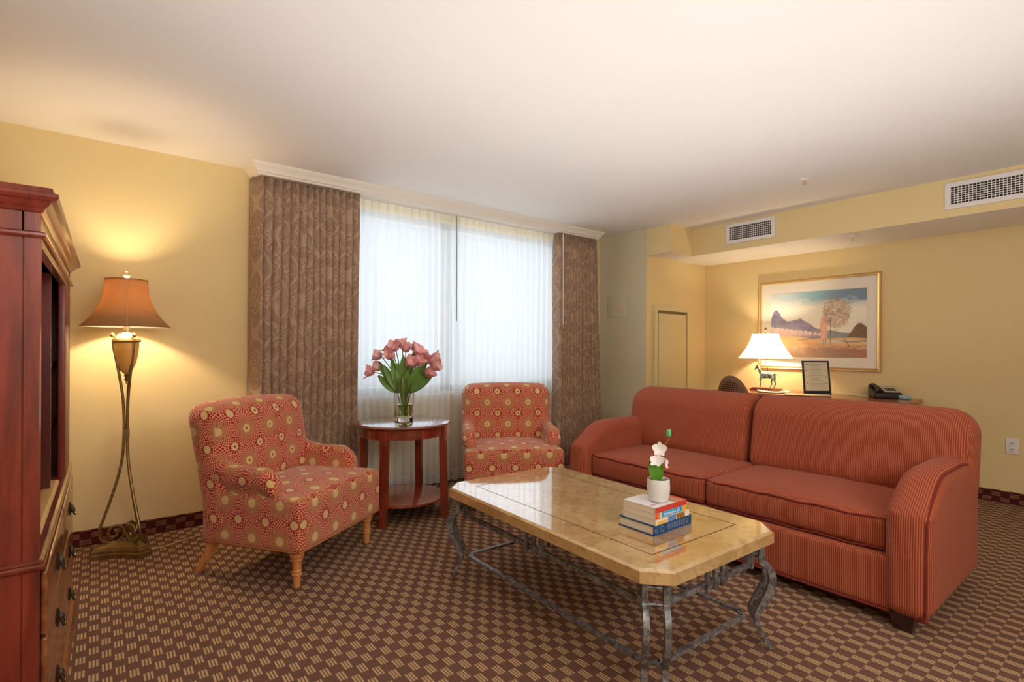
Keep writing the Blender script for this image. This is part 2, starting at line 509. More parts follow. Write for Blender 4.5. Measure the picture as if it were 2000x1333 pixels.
# crown box over the window
prof = [(3.985, 2.341), (3.79, 2.341), (3.785, 2.352), (3.772, 2.356), (3.768, 2.372), (3.752, 2.388), (3.742, 2.395), (3.735, 2.404), (3.732, 2.412), (3.985, 2.412)]
m = MB(); n = len(prof)
L = [(.783 + max(0, (y-3.732))*1.0 if y < 3.98 else .783, y, z) for y, z in prof]
L = []
R_ = []
for y, z in prof:
    e = (z-2.341)/(2.412-2.341)
    L.append((.838-.055*e, y, z)); R_.append((4.165+.055*e, y, z))
m.rings([L, R_])
struct(m.build('trim_1', M_TRIMW), 'cream crown moulding box above the curtains')

# window frame + panes
fr = MB()
yw0, yw1 = D+.045, D+.095
for a, b in (((WX0, yw0, WZ0), (WX1, yw1, WZ0+.05)), ((WX0, yw0, WZ1-.05), (WX1, yw1, WZ1)), ((WX0, yw0, WZ0), (WX0+.05, yw1, WZ1)),
             ((WX1-.05, yw0, WZ0), (WX1, yw1, WZ1)), ((2.385, yw0, WZ0), (2.475, yw1, WZ1))):
    fr.box(a, b)
wf = struct(fr.build('window_1', plain('window_frame_paint', srgb(190, 190, 186), .5), smooth=False), 'wide window behind the sheer curtains')
for a, b in ((WX0+.05, 2.385), (2.475, WX1-.05)):
    MB().box((a, D+.068, WZ0+.05), (b, D+.072, WZ1-.05)).build('pane', M_PANE, wf, smooth=False)
MB().box((WX0, D-.02, WZ0-.03), (WX1, yw0, WZ0)).build('sill', M_WHITE, wf, smooth=False)

# low door in alcove wall (x 4.52..5.137, top 1.628)
d = MB(); x0, x1, zt = 4.518, 5.137, 1.628
d.box((x0, YA-.03, 0), (x0+.045, YA, zt)); d.box((x1-.035, YA-.03, 0), (x1, YA, zt)); d.box((x0+.045, YA-.03, zt-.045), (x1-.035, YA, zt))
dr = struct(d.build('door_1', M_DFRAME, smooth=False), 'cream framed closet door in the alcove')
MB().box((x0+.045, YA-.008, 0), (x1-.035, YA-.001, zt-.045)).build('door_gap', M_GAP, dr, smooth=False)
MB().box((x0+.075, YA-.022, .02), (x1-.048, YA-.006, zt-.075), .004).build('door_leaf', M_DOOR, dr)

# access cover on the side wall
MB0 = MB().box((XC-.006, 3.622, 1.519), (XC-.0005, 3.866, 1.75), .002)
tag(MB0.build('wall_access_cover', M_WALLC), 'flat square cover plate painted like the wall, right of the curtains', 'wall plate')

# outlet on right wall
ot = thing('wall_outlet', 'white double electrical outlet low on the right wall', 'outlet', (XR, .757, .385))
MB().rbox((-.004, 0, .06), (.008, .076, .122), .003, 2, 2).build('cover_plate', M_WHITE, ot)
for zz in (.036, .084):
    k = MB().rbox((-.0085, 0, zz), (.004, .034, .03), .0015, 2, 2).build('socket', M_WHITE, ot)
    MB().box((-.0115, -.008, zz-.003), (-.0104, -.005, zz+.006)).box((-.0115, .005, zz-.003), (-.0104, .008, zz+.006)).box((-.0115, -.0025, zz-.011), (-.0104, .0025, zz-.007)).build('slots', M_BLACK, k, smooth=False)

# sprinklers
def sprinkler(label, loc):
    t = thing('fire_sprinkler', label, 'sprinkler', loc)
    MB().lathe([(.034, 0), (.034, -.004), (.026, -.010), (.012, -.012)], n=20).build('escutcheon', M_WHITE, t)
    MB().lathe([(.008, -.010), (.008, -.026), (.004, -.03), (.004, -.036), (.016, -.038), (.016, -.040)], n=14).build('sprinkler_head', M_BRASS, t)
sprinkler('small white sprinkler on the main ceiling', (3.997, 1.651, CZ))
sprinkler('small sprinkler under the dropped soffit above the painting', (4.95, 1.662, SZ))

# air vents on the soffit face
def vent(label, y0, y1, z0, z1, ns, nvb):
    t = thing('air_vent', label, 'air vent', (XS, (y0+y1)/2, (z0+z1)/2))
    W, Hh = (y1-y0)/2, (z1-z0)/2; b = .034
    MB().box((-.004, -W+b, -Hh+b), (-.001, W-b, Hh-b)).build('vent_backing', M_DARK, t, smooth=False)
    f = MB()
    f.box((-.012, -W, -Hh), (-.0005, W, -Hh+b), .002); f.box((-.012, -W, Hh-b), (-.0005, W, Hh), .002)
    f.box((-.012, -W, -Hh+b), (-.0005, -W+b, Hh-b)); f.box((-.012, W-b, -Hh+b), (-.0005, W, Hh-b))
    f.build('vent_frame', M_WHITE, t)
    g = MB()
    for i in range(1, ns):
        z = -Hh+b + (2*(Hh-b))*i/ns; g.box((-.010, -W+b, z-.0022), (-.005, W-b, z+.0022))
    for i in range(1, nvb):
        y = -W+b + (2*(W-b))*i/nvb; g.box((-.0075, y-.0018, -Hh+b), (-.004, y+.0018, Hh-b))
    g.build('grille', M_WHITE, t, smooth=False)
vent('smaller white air vent grille at the far end of the soffit', 2.227, 2.693, 2.197, 2.389, 7, 22)
vent('longer white air vent grille on the soffit near the right edge', .28, 1.02, 2.19, 2.38, 8, 34)

# ------------------------------------------------------------------ curtains
def drape(name, label, x0t, x1t, x0b, x1b, yc, folds, z0, z1, amp, mat, gr, nz=10, jitter=.3, thick=True, side=0, pinch=True):
    N = folds*14; random.seed(hash(label) % 1000 if False else int(x0t*1000))
    ph = [0.0]
    for i in range(folds+1): ph.append(ph[-1] + 1 + random.uniform(-jitter, jitter))
    aa = [random.uniform(.7, 1.25) for _ in range(folds+2)]
    tot = ph[-1]
    def base(s):
        # fold index with irregular widths
        q = s*tot; k = 0
        while k < len(ph)-2 and ph[k+1] < q: k += 1
        return k + (q-ph[k])/(ph[k+1]-ph[k]), k
    def pt(s, t):
        e, k = base(s)
        zz = z0 + (z1-z0)*t
        w = aa[k]*(1-(e-k)) + aa[min(k+1, len(aa)-1)]*(e-k)
        A = amp*w*(1 - (.45 if pinch else 0)*smooth01((t-.9)/.1)) * (1 + .12*sin(7*s+3*t))
        xx = (x0b*(1-t)+x1b*0) ; a = x0b+(x0t-x0b)*t; b = x1b+(x1t-x1b)*t
        xx = a + (b-a)*s - .30*amp*sin(2*PI*e) + .006*sin(5*t+9*s)
        yy = yc + A*(1 - 2*abs(sin(PI*e))**1.1) + .004*sin(9*t+20*s)
        if side and s < .045: yy = yy + (3.975-yy)*smooth01((.045-s)/.045)
        if pinch and t > .93: yy += A*.4*sin(6*PI*e)
        return (xx, yy, zz)
    m = MB(); m.grid(pt, N, nz)
    # arc length uv at mid height
    arc = [0.0]; prev = pt(0, .5)
    for i in range(1, N+1):
        q = pt(i/N, .5); arc.append(arc[-1] + math.dist(prev, q)); prev = q
    def uv(co, n, vi): return (arc[vi % (N+1)], co.z)
    o = m.build(name, mat, None, uv=uv, sharp=180)
    if thick:
        so = o.modifiers.new('s', 'SOLIDIFY'); so.thickness = .003
    return tag(o, label, 'curtain', gr)
drape('drape_panel', 'wide brown damask drape left of the window', .835, 1.552, .800, 1.537, 3.845, 13, .012, 2.345, .058, M_DAMASK, 'brown damask drapes', 14, side=1)
drape('drape_panel', 'narrow brown damask drape right of the window', 3.624, 4.175, 3.600, 4.270, 3.850, 13, .012, 2.345, .050, M_DAMASK, 'brown damask drapes', 14)
drape('sheer_curtain', 'white sheer curtain over the left half of the window', 1.50, 2.435, 1.50, 2.43, 3.932, 13, .02, 2.338, .024, M_SHEER, 'white sheer curtains', 10, .2, False)
drape('sheer_curtain', 'white sheer curtain over the right half of the window', 2.455, 3.66, 2.445, 3.64, 3.930, 16, .02, 2.338, .024, M_SHEER, 'white sheer curtains', 10, .2, False)
tag(MB().tube([(2.457, 3.885, 2.335), (2.459, 3.885, 1.415)], .0045, 8).build('curtain_wand', plain('grey_wand', srgb(150, 150, 146), .5)), 'thin grey pull wand hanging where the sheers meet', 'curtain wand')
tag(MB().tube([(3.655, 3.795, 2.33), (3.660, 3.795, 1.415)], .006, 8).build('curtain_wand', M_WHITE), 'thin white pull wand against the right brown drape', 'curtain wand')

# ------------------------------------------------------------------ coffee table
ct = thing('coffee_table', 'rectangular stone topped coffee table with cut corners on grey iron legs', 'coffee table', (1.772, 1.653, 0), -.028)
TL, TW, TH, TT, CH = 1.370, .783, .466, .042, .078
def octo(W, L, c): a, b = W/2, L/2; return [(-a+c, -b), (a-c, -b), (a, -b+c), (a, b-c), (a-c, b), (-a+c, b), (-a, b-c), (-a, -b+c)]
m = MB()
m.rings([[(x, y, z) for x, y in octo(TW-i, TL-i, CH)] for z, i in ((TH-TT, .004), (TH-TT+.002, 0), (TH-.001, 0), (TH, .002), (TH+.006, .022), (TH+.006, .024))])
top = m.build('tabletop', M_STONE, ct, sharp=12)
iw, il, q = .263, .5546, .0022
m = MB(); zt = TH+.0062
for a, b in (((-iw-q, -il-q), (iw+q, -il+q)), ((-iw-q, il-q), (iw+q, il+q)), ((-iw-q, -il+q), (-iw+q, il-q)), ((iw-q, -il+q), (iw+q, il-q))):
    m.box((a[0], a[1], zt-.001), (b[0], b[1], zt+.0002))
m.build('inlay_line', M_INLAY, top, smooth=False)
zu = TH-TT
AX, AY = TW/2-.055, TL/2-.055       # leg lines
zr = .335                            # upper rail height
zl = .115                            # lower rail height
IN = .055
def spl(pts, n=6):
    """catmull-rom through pts"""
    P = [Vector(p) for p in pts]; P = [P[0]*2-P[1]] + P + [P[-1]*2-P[-2]]; o = []
    for i in range(1, len(P)-2):
        for j in range(n):
            t = j/n; a, b, c, d = P[i-1], P[i], P[i+1], P[i+2]
            o.append(.5*((2*b) + (c-a)*t + (2*a-5*b+4*c-d)*t*t + (3*b-a-3*c+d)*t**3))
    o.append(P[-2]); return o
for sx in (-1, 1):
    for sy in (-1, 1):
        dg = Vector((sx, sy, 0)).normalized(); tg = Vector((-dg.y, dg.x, 0))
        cc = Vector((sx*(AX-.012), sy*(AY-.012), 0))
        for e in (-1, 1):
            b0 = cc + tg*(e*.034)
            prof = [(0, zu), (0, .40), (.0, .345), (.024, .325), (.040, .285), (.030, .225), (-.002, .165), (-.020, .125), (-.010, .085), (.022, .030), (.036, .006)]
            pts = spl([b0 + dg*r + Vector((0, 0, z)) for r, z in prof], 5)
            th_ = [.020, .020, .022, .024, .028, .030, .026, .017, .014, .015, .015]
            tl_ = [th_[min(10, i//5)] + (th_[min(10, i//5+1)]-th_[min(10, i//5)])*(i % 5)/5 for i in range(len(pts))]
            lg = MB().bar(pts, .020, tl_, tg)
            lg.build('leg', M_IRON, ct, sharp=50)
        for z in (.40, .345):
            MB().tube([cc + tg*-.034 + Vector((0, 0, z)), cc + tg*.034 + Vector((0, 0, z))], .0055, 6).build('corner_spacer', M_IRON, ct)
        # corner posts beside the legs
        for (px, py) in ((cc.x, cc.y - sy*.062), (cc.x - sx*.062, cc.y)):
            MB().box((px-.009, py-.009, zr-.018), (px+.009, py+.009, zu)).build('post', M_IRON, ct, smooth=False)
a, b = AX-.012, AY-.012
for sx in (-1, 1):
    MB().bar([(sx*a, -b+.06, zr), (sx*a, b-.06, zr)], .020, .014, (0, 0, 1)).build('upper_rail', M_IRON, ct, smooth=False)
    MB().bar([(sx*(a-IN+.025), -b+.06, zl), (sx*(a-IN+.025), b-.06, zl)], .012, .020, (0, 0, 1)).build('lower_rail', M_IRON, ct, smooth=False)
    for k in (-1, 0, 1):
        MB().box((sx*a-.006+sx*.010, k*.048-.008, zr-.024), (sx*a+.006+sx*.010, k*.048+.008, zu)).build('slat', M_IRON, ct, smooth=False)
for sy in (-1, 1):
    MB().bar([(-a+.06, sy*b, zr), (a-.06, sy*b, zr)], .020, .014, (0, 0, 1)).build('upper_rail', M_IRON, ct, smooth=False)
    MB().bar([(-a+.06, sy*(b-IN+.025), zl), (a-.06, sy*(b-IN+.025), zl)], .012, .020, (0, 0, 1)).build('lower_rail', M_IRON, ct, smooth=False)
    for k in (-1, 0, 1):
        MB().box((k*.048-.008, sy*b-.006+sy*.010, zr-.024), (k*.048+.008, sy*b+.006+sy*.010, zu)).build('slat', M_IRON, ct, smooth=False)
for sx in (-1, 1):
    for sy in (-1, 1):
        g = IN-.025
        MB().bar([(sx*(a-g), sy*(b-.064), zl), (sx*(a-.064), sy*(b-g), zl)], .012, .020, (0, 0, 1)).build('corner_rail', M_IRON, ct, smooth=False)

# ------------------------------------------------------------------ books + orchid
TZ = TH + .0065
def book(name, label, x0, x1, y0, y1, z0, z1, cover, pages=M_PAPER, rot=0, hard=True):
    cx, cy = (x0+x1)/2, (y0+y1)/2
    t = thing(name, label, 'book', (cx, cy, z0), rot, 'books stacked on the coffee table')
    a, b, h = (x1-x0)/2, (y1-y0)/2, z1-z0; k = .0035 if hard else .0012
    MB().box((-a, -b, 0), (a, b, k)).box((-a, -b, h-k), (a, b, h)).box((-a, -b, k), (a, -b+k, h-k)).build('cover', cover, t, smooth=False)
    e = .005 if hard else .001
    MB().box((-a+e, -b+k, k), (a-e, b-e, h-k)).build('pages', pages, t, smooth=False)
    return t, a, b, h
z = TZ
BLUE = plain('blue_cloth', srgb(26, 70, 122), .6, var=.12, scale=60)
t, a, b, h = book('hardback_book', 'thick dark blue hardback book at the bottom of the stack', 1.644, 1.890, 1.209, 1.379, z, z+.038, BLUE)
GL = plain('foil_stamping', srgb(150, 160, 160), .4, .3)
m = MB()
for i in range(9): m.box((-.035+i*.0125, -b-.0006, .008), (-.0325+i*.0125, -b, h-.008))
m.box((-.102, -b-.0006, .003), (-.100, -b, h-.003)).box((.098, -b-.0006, .003), (.100, -b, h-.003))
m.add([(-.112, -b-.0006, .010), (-.106, -b-.0006, .019), (-.112, -b-.0006, .028), (-.118, -b-.0006, .019)], [(0, 1, 2, 3)])
for cx_ in (-.072, .082): MB().tube([(cx_+.010*cos(q*PI/6), -b-.0004, .019+.011*sin(q*PI/6)) for q in range(12)], .0011, 5, True).build('spine_emblem', GL, t, smooth=False)
m.build('spine_lettering', GL, t, smooth=False)
z += .038
def pv(sx): return lambda s, t_: sx[min(len(sx)-1, int(s*len(sx)))]
WHT = plain('white_cover', srgb(224, 222, 226), .5, var=.03)
t, a, b, h = book('paperback_book', 'thin paperback with a yellow and blue patterned spine, on the blue hardback', 1.650, 1.872, 1.207, 1.364, z+.0005, z+.0215, WHT, hard=False)
def sp3(s, tt):
    c = srgb(228, 222, 200)
    if .05 < s < .32 and tt < .6: c = srgb(232, 184, 70)
    if .36 < s < .60: c = srgb(74, 116, 190) if (int(s*60)+int(tt*3)) % 3 else srgb(150, 160, 200)
    if .60 < s < .86: c = [srgb(210, 90, 50), srgb(70, 90, 50), srgb(40, 60, 40), srgb(226, 170, 60)][(int(s*50)+int(tt*4)) % 4]
    return c
paintmesh('spine_print', (-a, -b-.0005, 0), (2*a, 0, 0), (0, 0, h), 80, 6, sp3, M_VCOL, t)
z += .022
t, a, b, h = book('paperback_book', 'white travel guide paperback with an orange and cyan spine', 1.650, 1.856, 1.208, 1.360, z+.0005, z+.0225, WHT, hard=False)
def sp2(s, tt):
    if s < .13: return srgb(232, 92, 40)
    if .19 < s < .84 and tt > .1: return srgb(30, 160, 220)
    return srgb(240, 176, 66) if s > .84 else srgb(236, 214, 150)
paintmesh('spine_print', (-a, -b-.0005, 0), (2*a, 0, 0), (0, 0, h), 90, 6, sp2, M_VCOL, t)
LET = plain('white_lettering', srgb(250, 250, 250), .5, var=0)
text('title_lettering', 'Washington, DC', .0165, LET, t, (.003, -b-.0011, h*.54), (PI/2, 0, 0), 1.0)
text('numeral', '4', .014, LET, t, (-.087, -b-.0011, h*.5), (PI/2, 0, 0))
z += .023
t, a, b, h = book('paperback_book', 'white paperback with a red spine on top of the stack', 1.650, 1.855, 1.209, 1.362, z+.0005, z+.0215, WHT, hard=False)
paintmesh('spine_print', (-a, -b-.0005, 0), (2*a, 0, 0), (0, 0, h), 60, 4, lambda s, tt: srgb(176, 40, 40) if s > .6 and tt < .5 and int(s*40) % 3 == 0 else srgb(206, 66, 58), M_VCOL, t)
def topc(s, tt):
    c = srgb(232, 228, 232)
    if s > .62:
        c = srgb(206, 160, 120) if (int(s*30)+int(tt*20)) % 3 else srgb(176, 80, 60)
    if s > .9: c = srgb(200, 60, 50)
    return c
paintmesh('cover_print', (-a, -b, h+.0004), (2*a, 0, 0), (0, 2*b, 0), 50, 40, topc, M_VCOL, t)
RED = plain('red_print', srgb(206, 110, 120), .5)
m = MB(); random.seed(3)
for i in range(9):
    x = -.085+i*.011; m.box((x, -.048-.003*(i % 2), h+.0005), (x+.007, -.040, h+.0009))
m.build('cover_lettering', RED, t, smooth=False)
z += .022
# orchid
op = thing('potted_orchid', 'small white flowering orchid in a white ceramic pot on the books', 'plant', (1.744, 1.262, z+.0008))
pot = MB().lathe([(.030, 0), (.036, .004), (.043, .03), (.0445, .055), (.0425, .085), (.0405, .088), (.0385, .085), (.040, .055), (.038, .03), (.0, .028)], n=40, cap=False)
pot.lathe([(0, .0005), (.030, .0005)], n=40, cap=False)
pot.build('pot', M_CERAMIC, op)
MB().lathe([(0, .080), (.0385, .076)], n=24, cap=False).build('soil', plain('moss', srgb(70, 66, 44), .9), op)
Rv = Vector((.784, -.621, 0)); Up = Vector((0, 0, 1)); Fv = Vector((.621, .784, 0))
def leafmesh(base, d, L, w, fold=.3, curl=.2, n=8, nrm=None):
    base = Vector(base); d = Vector(d).normalized(); nr = Vector(nrm) if nrm else Vector((0, 0, 1)); s_ = d.cross(nr).normalized(); nr = s_.cross(d).normalized()
    def f(u, t):
        x = (u-.5)*2; wd = w*(sin(PI*min(1, t*.92+.06))**.7)
        return base + d*(L*t) + s_*(x*wd/2) + nr*(abs(x)*fold*wd*.5 - curl*L*t*t)
    return f
m = MB(); m.grid(leafmesh((-.012, 0, .075), Up*1 - Rv*.16, .105, .048, .3, .12, nrm=-Fv), 4, 10)
m.grid(leafmesh((.002, .004, .075), Up*1 + Rv*.02, .085, .040, .3, .05, nrm=-Fv), 4, 10)
m.build('leaf', M_ORCHLEAF, op)
st = spl([Vector((.004, 0, .078)), Rv*.004+Up*.12, Rv*.008+Up*.17, Rv*.014+Up*.205, Rv*.034+Up*.235, Rv*.046+Up*.262, Rv*.046+Up*.285], 6)
MB().tube(st, .0016, 6).build('stem', plain('orchid_stem', srgb(150, 130, 60), .5), op)
def orchid_flower(c, nrm, r):
    c = Vector(c); nrm = Vector(nrm).normalized(); a_ = nrm.cross(Up).normalized(); b_ = a_.cross(nrm); m = MB()
    for k in range(5):
        an = PI/2 + k*2*PI/5; d_ = a_*cos(an)+b_*sin(an)
        m.grid(leafmesh(c, d_+nrm*.25, r, r*(1.0 if k in (1, 4) else .62), .15, -.15, nrm=nrm), 4, 5)
    m.lathe([(.0, 0), (.004, .002), (.0, .008)], c, 8)
    return m.build('flower', M_ORCHID, op)
orchid_flower(Rv*-.010+Up*.158-Fv*.026, -Fv*.6+Up*.8-Rv*.5, .034)
orchid_flower(Rv*.004+Up*.203, -Fv*.9+Up*.25-Rv*.3, .032)
orchid_flower(Rv*.024+Up*.146, -Fv*.5+Up*.1+Rv*.8, .024)
MB().rbox(tuple(Rv*.040+Up*.268), (.018, .018, .030), .008, 3, 2).build('bud', M_BUD, op)

# ------------------------------------------------------------------ sofa (x = depth, front at 2.615; y .60..2.68)
sf = thing('sofa', 'long terracotta striped three seat sofa with rounded arms on dark feet', 'sofa', (2.615, .60, 0))
SL = 2.075
def suv(co, n, vi):
    if abs(n.y) > .75: return (co.x, co.z)
    return (co.y, co.z + co.x)
zb = .062
m = MB(); m.rbox((.465, SL/2, zb+.115), (.85, SL-.10, .23), .02, 2, 10); m.build('base', M_SOFA, sf, uv=suv)
def arm(ym, sgn):
    W = .165
    def fn(x, y, z):
        # profile: front top rolls over
        u = (x)/.90
        yy = (y-ym)/(W/2)
        if z > .30:
            k = (z-.30)/.33
            drop = .13*(1-smooth01(x/.34))**1.6 + .035*smooth01((x-.6)/.3)
            z = z - drop*k
            z += .012*(1-yy*yy)*k
            x = x + .015*k*(1-smooth01(x/.2))
        return (x, y, z)
    m = MB(); m.rbox((.445, ym, zb+.292), (.89, W, .584), .060, 5, 12, fn)
    a = m.build('arm', M_SOFA, sf, uv=suv, sharp=80)
    # piping on the outer edge of the arm
    yo = ym + sgn*(W/2-.0165)
    P = [fn(.0165, yo, z) for z in (.075, .15, .25, .35, .45, .52, .565)] + [fn(.026, yo, .600), fn(.045, yo, .620)] + [fn(x, yo, .630) for x in (.08, .14, .20, .28, .38, .50, .62, .74, .84)]
    MB().tube(spl(P, 3), .0055, 6).build('piping', M_PIPE, a)
arm(.082, -1); arm(SL-.082, 1)
def cushion(y0, y1, nm):
    cx, W = .40, y1-y0
    def fn(x, y, z):
        u = (y-(y0+y1)/2)/(W/2); v = (x-.40)/.32
        cr = max(0, 1-u*u)**.5*max(0, 1-v*v)**.5 if abs(u) < 1 and abs(v) < 1 else 0
        if z > .37: z += .024*cr
        if z > .40: z += .004*sin(y*31+x*9)*sin(x*17)*cr
        # soft belly on the front edge
        if x < .14: x -= .014*max(0, 1-((z-.372)/.075)**2)*(1-abs(u)**4)
        return (x, y, z)
    m = MB(); m.rbox((cx, (y0+y1)/2, .372), (.64, W-.004, .148), .030, 4, 14, fn)
    c = m.build('seat_cushion', M_SOFA, sf, uv=suv, sharp=80)
    for zz in (.436, .303):
        P = [(.60, y0+.005, zz), (.12, y0+.005, zz), (.092, y0+.012, zz)]
        for i in range(1, 12): P.append((.081-.006*sin(PI*i/12), y0+.005+(W-.010)*i/12, zz+.004*sin(i*2.1)))
        P += [(.092, y1-.012, zz), (.12, y1-.005, zz), (.60, y1-.005, zz)]
        MB().tube(P, .0050, 6).build('piping', M_PIPE, c)
cushion(.160, 1.045, 'a'); cushion(1.045, SL-.160, 'b')
def backc(y0, y1, outer):
    RR, K = .125, .42
    ext = RR*(1-K)
    ya, yb = (y0, y1+ext) if outer < 0 else (y0-ext, y1)
    zc0, zc1 = .40, .885
    def fn(x, y, z):
        t = (z-.40)/.485
        di = (yb-y) if outer < 0 else (y-ya)
        d2 = di*K if di < RR else di-ext
        y2 = y1-d2 if outer < 0 else y0+d2
        e = (y2-y0)/(y1-y0)
        z -= .008*((e-.5)*2)**2
        x2 = x + .10*t - .02*t*t
        if x < .755: x2 -= .012*max(0, 1-((e-.5)*2)**2)*sin(PI*max(0, min(1, t)))
        return (x2, y2, z)
    m = MB(); m.rbox((.755, (ya+yb)/2, (zc0+zc1)/2), (.27, yb-ya, zc1-zc0), RR, 8, 14, fn)
    return m.build('back_cushion', M_SOFA, sf, uv=suv, sharp=80)
backc(-.012, 1.1, -1); backc(1.1, SL+.02, 1)
MB().rbox((.84, SL/2, .33), (.12, SL-.06, .54), .03, 2, 6).build('back_frame', M_SOFA, sf, uv=suv)
MB().tube([(.0+.035, .01, zb+.004), (.035, SL-.01, zb+.004)], .006, 6).build('piping', M_PIPE, sf)
for (fx, fy) in ((.07, .10), (.07, SL-.10), (.82, .10), (.82, SL-.10)):
    m = MB(); m.rings([[(fx+a_*s_, fy+b_*s_, z_) for a_, b_ in ((-.045, -.045), (.045, -.045), (.045, .045), (-.045, .045))] for z_, s_ in ((0, .72), (.075, 1.0))])
    m.build('foot', M_DARKLEG, sf, smooth=False)

# ------------------------------------------------------------------ armchairs
def armchair(label, loc, rz):
    t = thing('armchair', label, 'armchair', loc, rz, 'red and tan rosette patterned armchairs')
    W = .725
    uvf = boxuv(1, (0, .02))
    m = MB(); m.rbox((0, -.065, .312), (W, .60, .245), .022, 3, 8); m.build('base', M_ROS, t, uv=uvf)
    def sfn(x, y, z):
        u = x/.33; v = (y+.08)/.30
        cr = max(0, 1-u*u)*max(0, 1-v*v)
        return (x, y, z + (.030*cr if z > .40 else 0))
    m = MB(); m.rbox((0, -.085, .405), (W-.006, .548, .08), .022, 3, 10, sfn)
    m.build('seat', M_ROS, t, uv=lambda co, n, vi: (co.x+.083, co.z - co.y + .02) if abs(n.x) < .8 else (co.y, co.z+.02))
    MB().tube([(-W/2+.02, -.352, .438), (W/2-.02, -.352, .438)], .004, 6).build('piping', plainbtn, t)
    def yf(tt): return .088 + .085*tt
    def buv(co, n, vi):
        dy = co.y - yf((co.z-.19)/.69)
        u, v = co.x, co.z
        if abs(n.x) > max(abs(n.y), abs(n.z)): u += (1 if co.x > 0 else -1)*max(0, dy)
        elif abs(n.z) > abs(n.y): v += max(0, dy)
        return (u+.083, v-.742+.086)
    def bfn(x, y, z):
        tt = (z-.19)/.69
        if z > .7: z += .016*(1-(x/.36)**2)*(z-.7)/.18
        f_ = (y+.095)/.19
        y2 = yf(tt)*(1-f_) + (.218+.175*tt)*f_
        if f_ < .5 and z > .42: y2 -= .022*(1-(x/.34)**2)*smooth01((z-.42)/.1)*smooth01((.86-z)/.1)
        s_ = smooth01((abs(x)-.25)/.09)*smooth01((.64-z)/.12)
        if f_ < .5: y2 -= .05*s_
        return (x, y2, z)
    m = MB(); m.rbox((0, 0, .535), (W+.01, .19, .69), .088, 7, 14, bfn)
    bk = m.build('backrest', M_ROS, t, uv=buv)
    for r_, (zz, xs) in enumerate(((.828, (-.083, .083)), (.742, (-.166, 0, .166)), (.656, (-.249, -.083, .083, .249)), (.570, (-.166, 0, .166)))):
        for xx in xs:
            tt = (zz-.19)/.69; yb = yf(tt)-.022*(1-(xx/.34)**2)*smooth01((zz-.42)/.1)*smooth01((.86-zz)/.1)
            MB().lathe([(0, .0), (.004, -.002), (.006, .002), (.004, .005), (0, .006)], n=10).build('button', M_BTN, t, loc=(xx, yb+.002, zz), rot=(PI/2+.12, 0, 0))
    for s_ in (-1, 1):
        def afn(x, y, z):
            k = smooth01((z-.40)/.12)
            rear = smooth01((y-.02)/.24)
            z2 = z + rear*.045*k
            fr_ = smooth01((-.13-y)/.085)
            z2 -= fr_*.050*k
            x2 = x + s_*.010*k*(1-rear)
            if (x-s_*.312)*s_ > 0: x2 -= s_*.020*(1-smooth01((z-.462)/.035))
            return (x2, y, z2)
        m = MB(); m.rbox((s_*.312, .03, .445), (.098, .50, .265), .048, 5, 10, afn)
        def auv(co, n, vi, s_=s_):
            xo = .361
            if abs(n.y) > .8: return (co.x+.1, co.z)
            if n.x*s_ > .5: v = co.z
            elif abs(n.z) > .5: v = co.z + (xo-abs(co.x))
            else: v = .58 + (.58-co.z) + .09
            return (co.y+.03, v)
        m.build('arm', M_ROS, t, uv=auv, sharp=80)
    # welt line round the bottom
    P = [(-W/2+.006, .22, .192), (-W/2+.006, -.36, .192), (W/2-.006, -.36, .192), (W/2-.006, .22, .192)]
    MB().tube(P, .0045, 6, True).build('piping', plainbtn, t)
    prof = [(.010, 0), (.016, .004), (.019, .045), (.0195, .060), (.024, .063), (.025, .071), (.021, .076), (.024, .080), (.0245, .087), (.021, .092),
            (.024, .130), (.026, .136), (.030, .139), (.030, .143), (.026, .146), (.033, .155), (.036, .167), (.033, .180), (.026, .192), (.026, .198)]
    for s_ in (-1, 1):
        MB().lathe(prof, (0, 0, 0), 20).build('leg', M_BEECH, t, loc=(s_*(W/2-.055), -.305, 0))
        m = MB(); m.rings([[(s_*(x_+.30)+a_*q_, y_+b_*q_, z_) for a_, b_ in ((-1, -1), (1, -1), (1, 1), (-1, 1))] for z_, x_, y_, q_ in ((0, .005, .315, .017), (.07, .002, .265, .019), (.14, 0, .225, .022), (.20, -.002, .200, .024))])
        m.build('leg', M_BEECH, t, sharp=30)
    return t
M_BTN = plain('tufting_button', srgb(120, 70, 36), .7)
plainbtn = plain('tan_button', srgb(188, 112, 66), .7, var=.2, scale=80)
armchair('patterned red and tan armchair beside the floor lamp, seen from its side', (.848, 3.087, 0), math.radians(34.7))
armchair('patterned red and tan armchair between the round table and the sofa', (2.535, 3.225, 0), math.radians(-31.4))

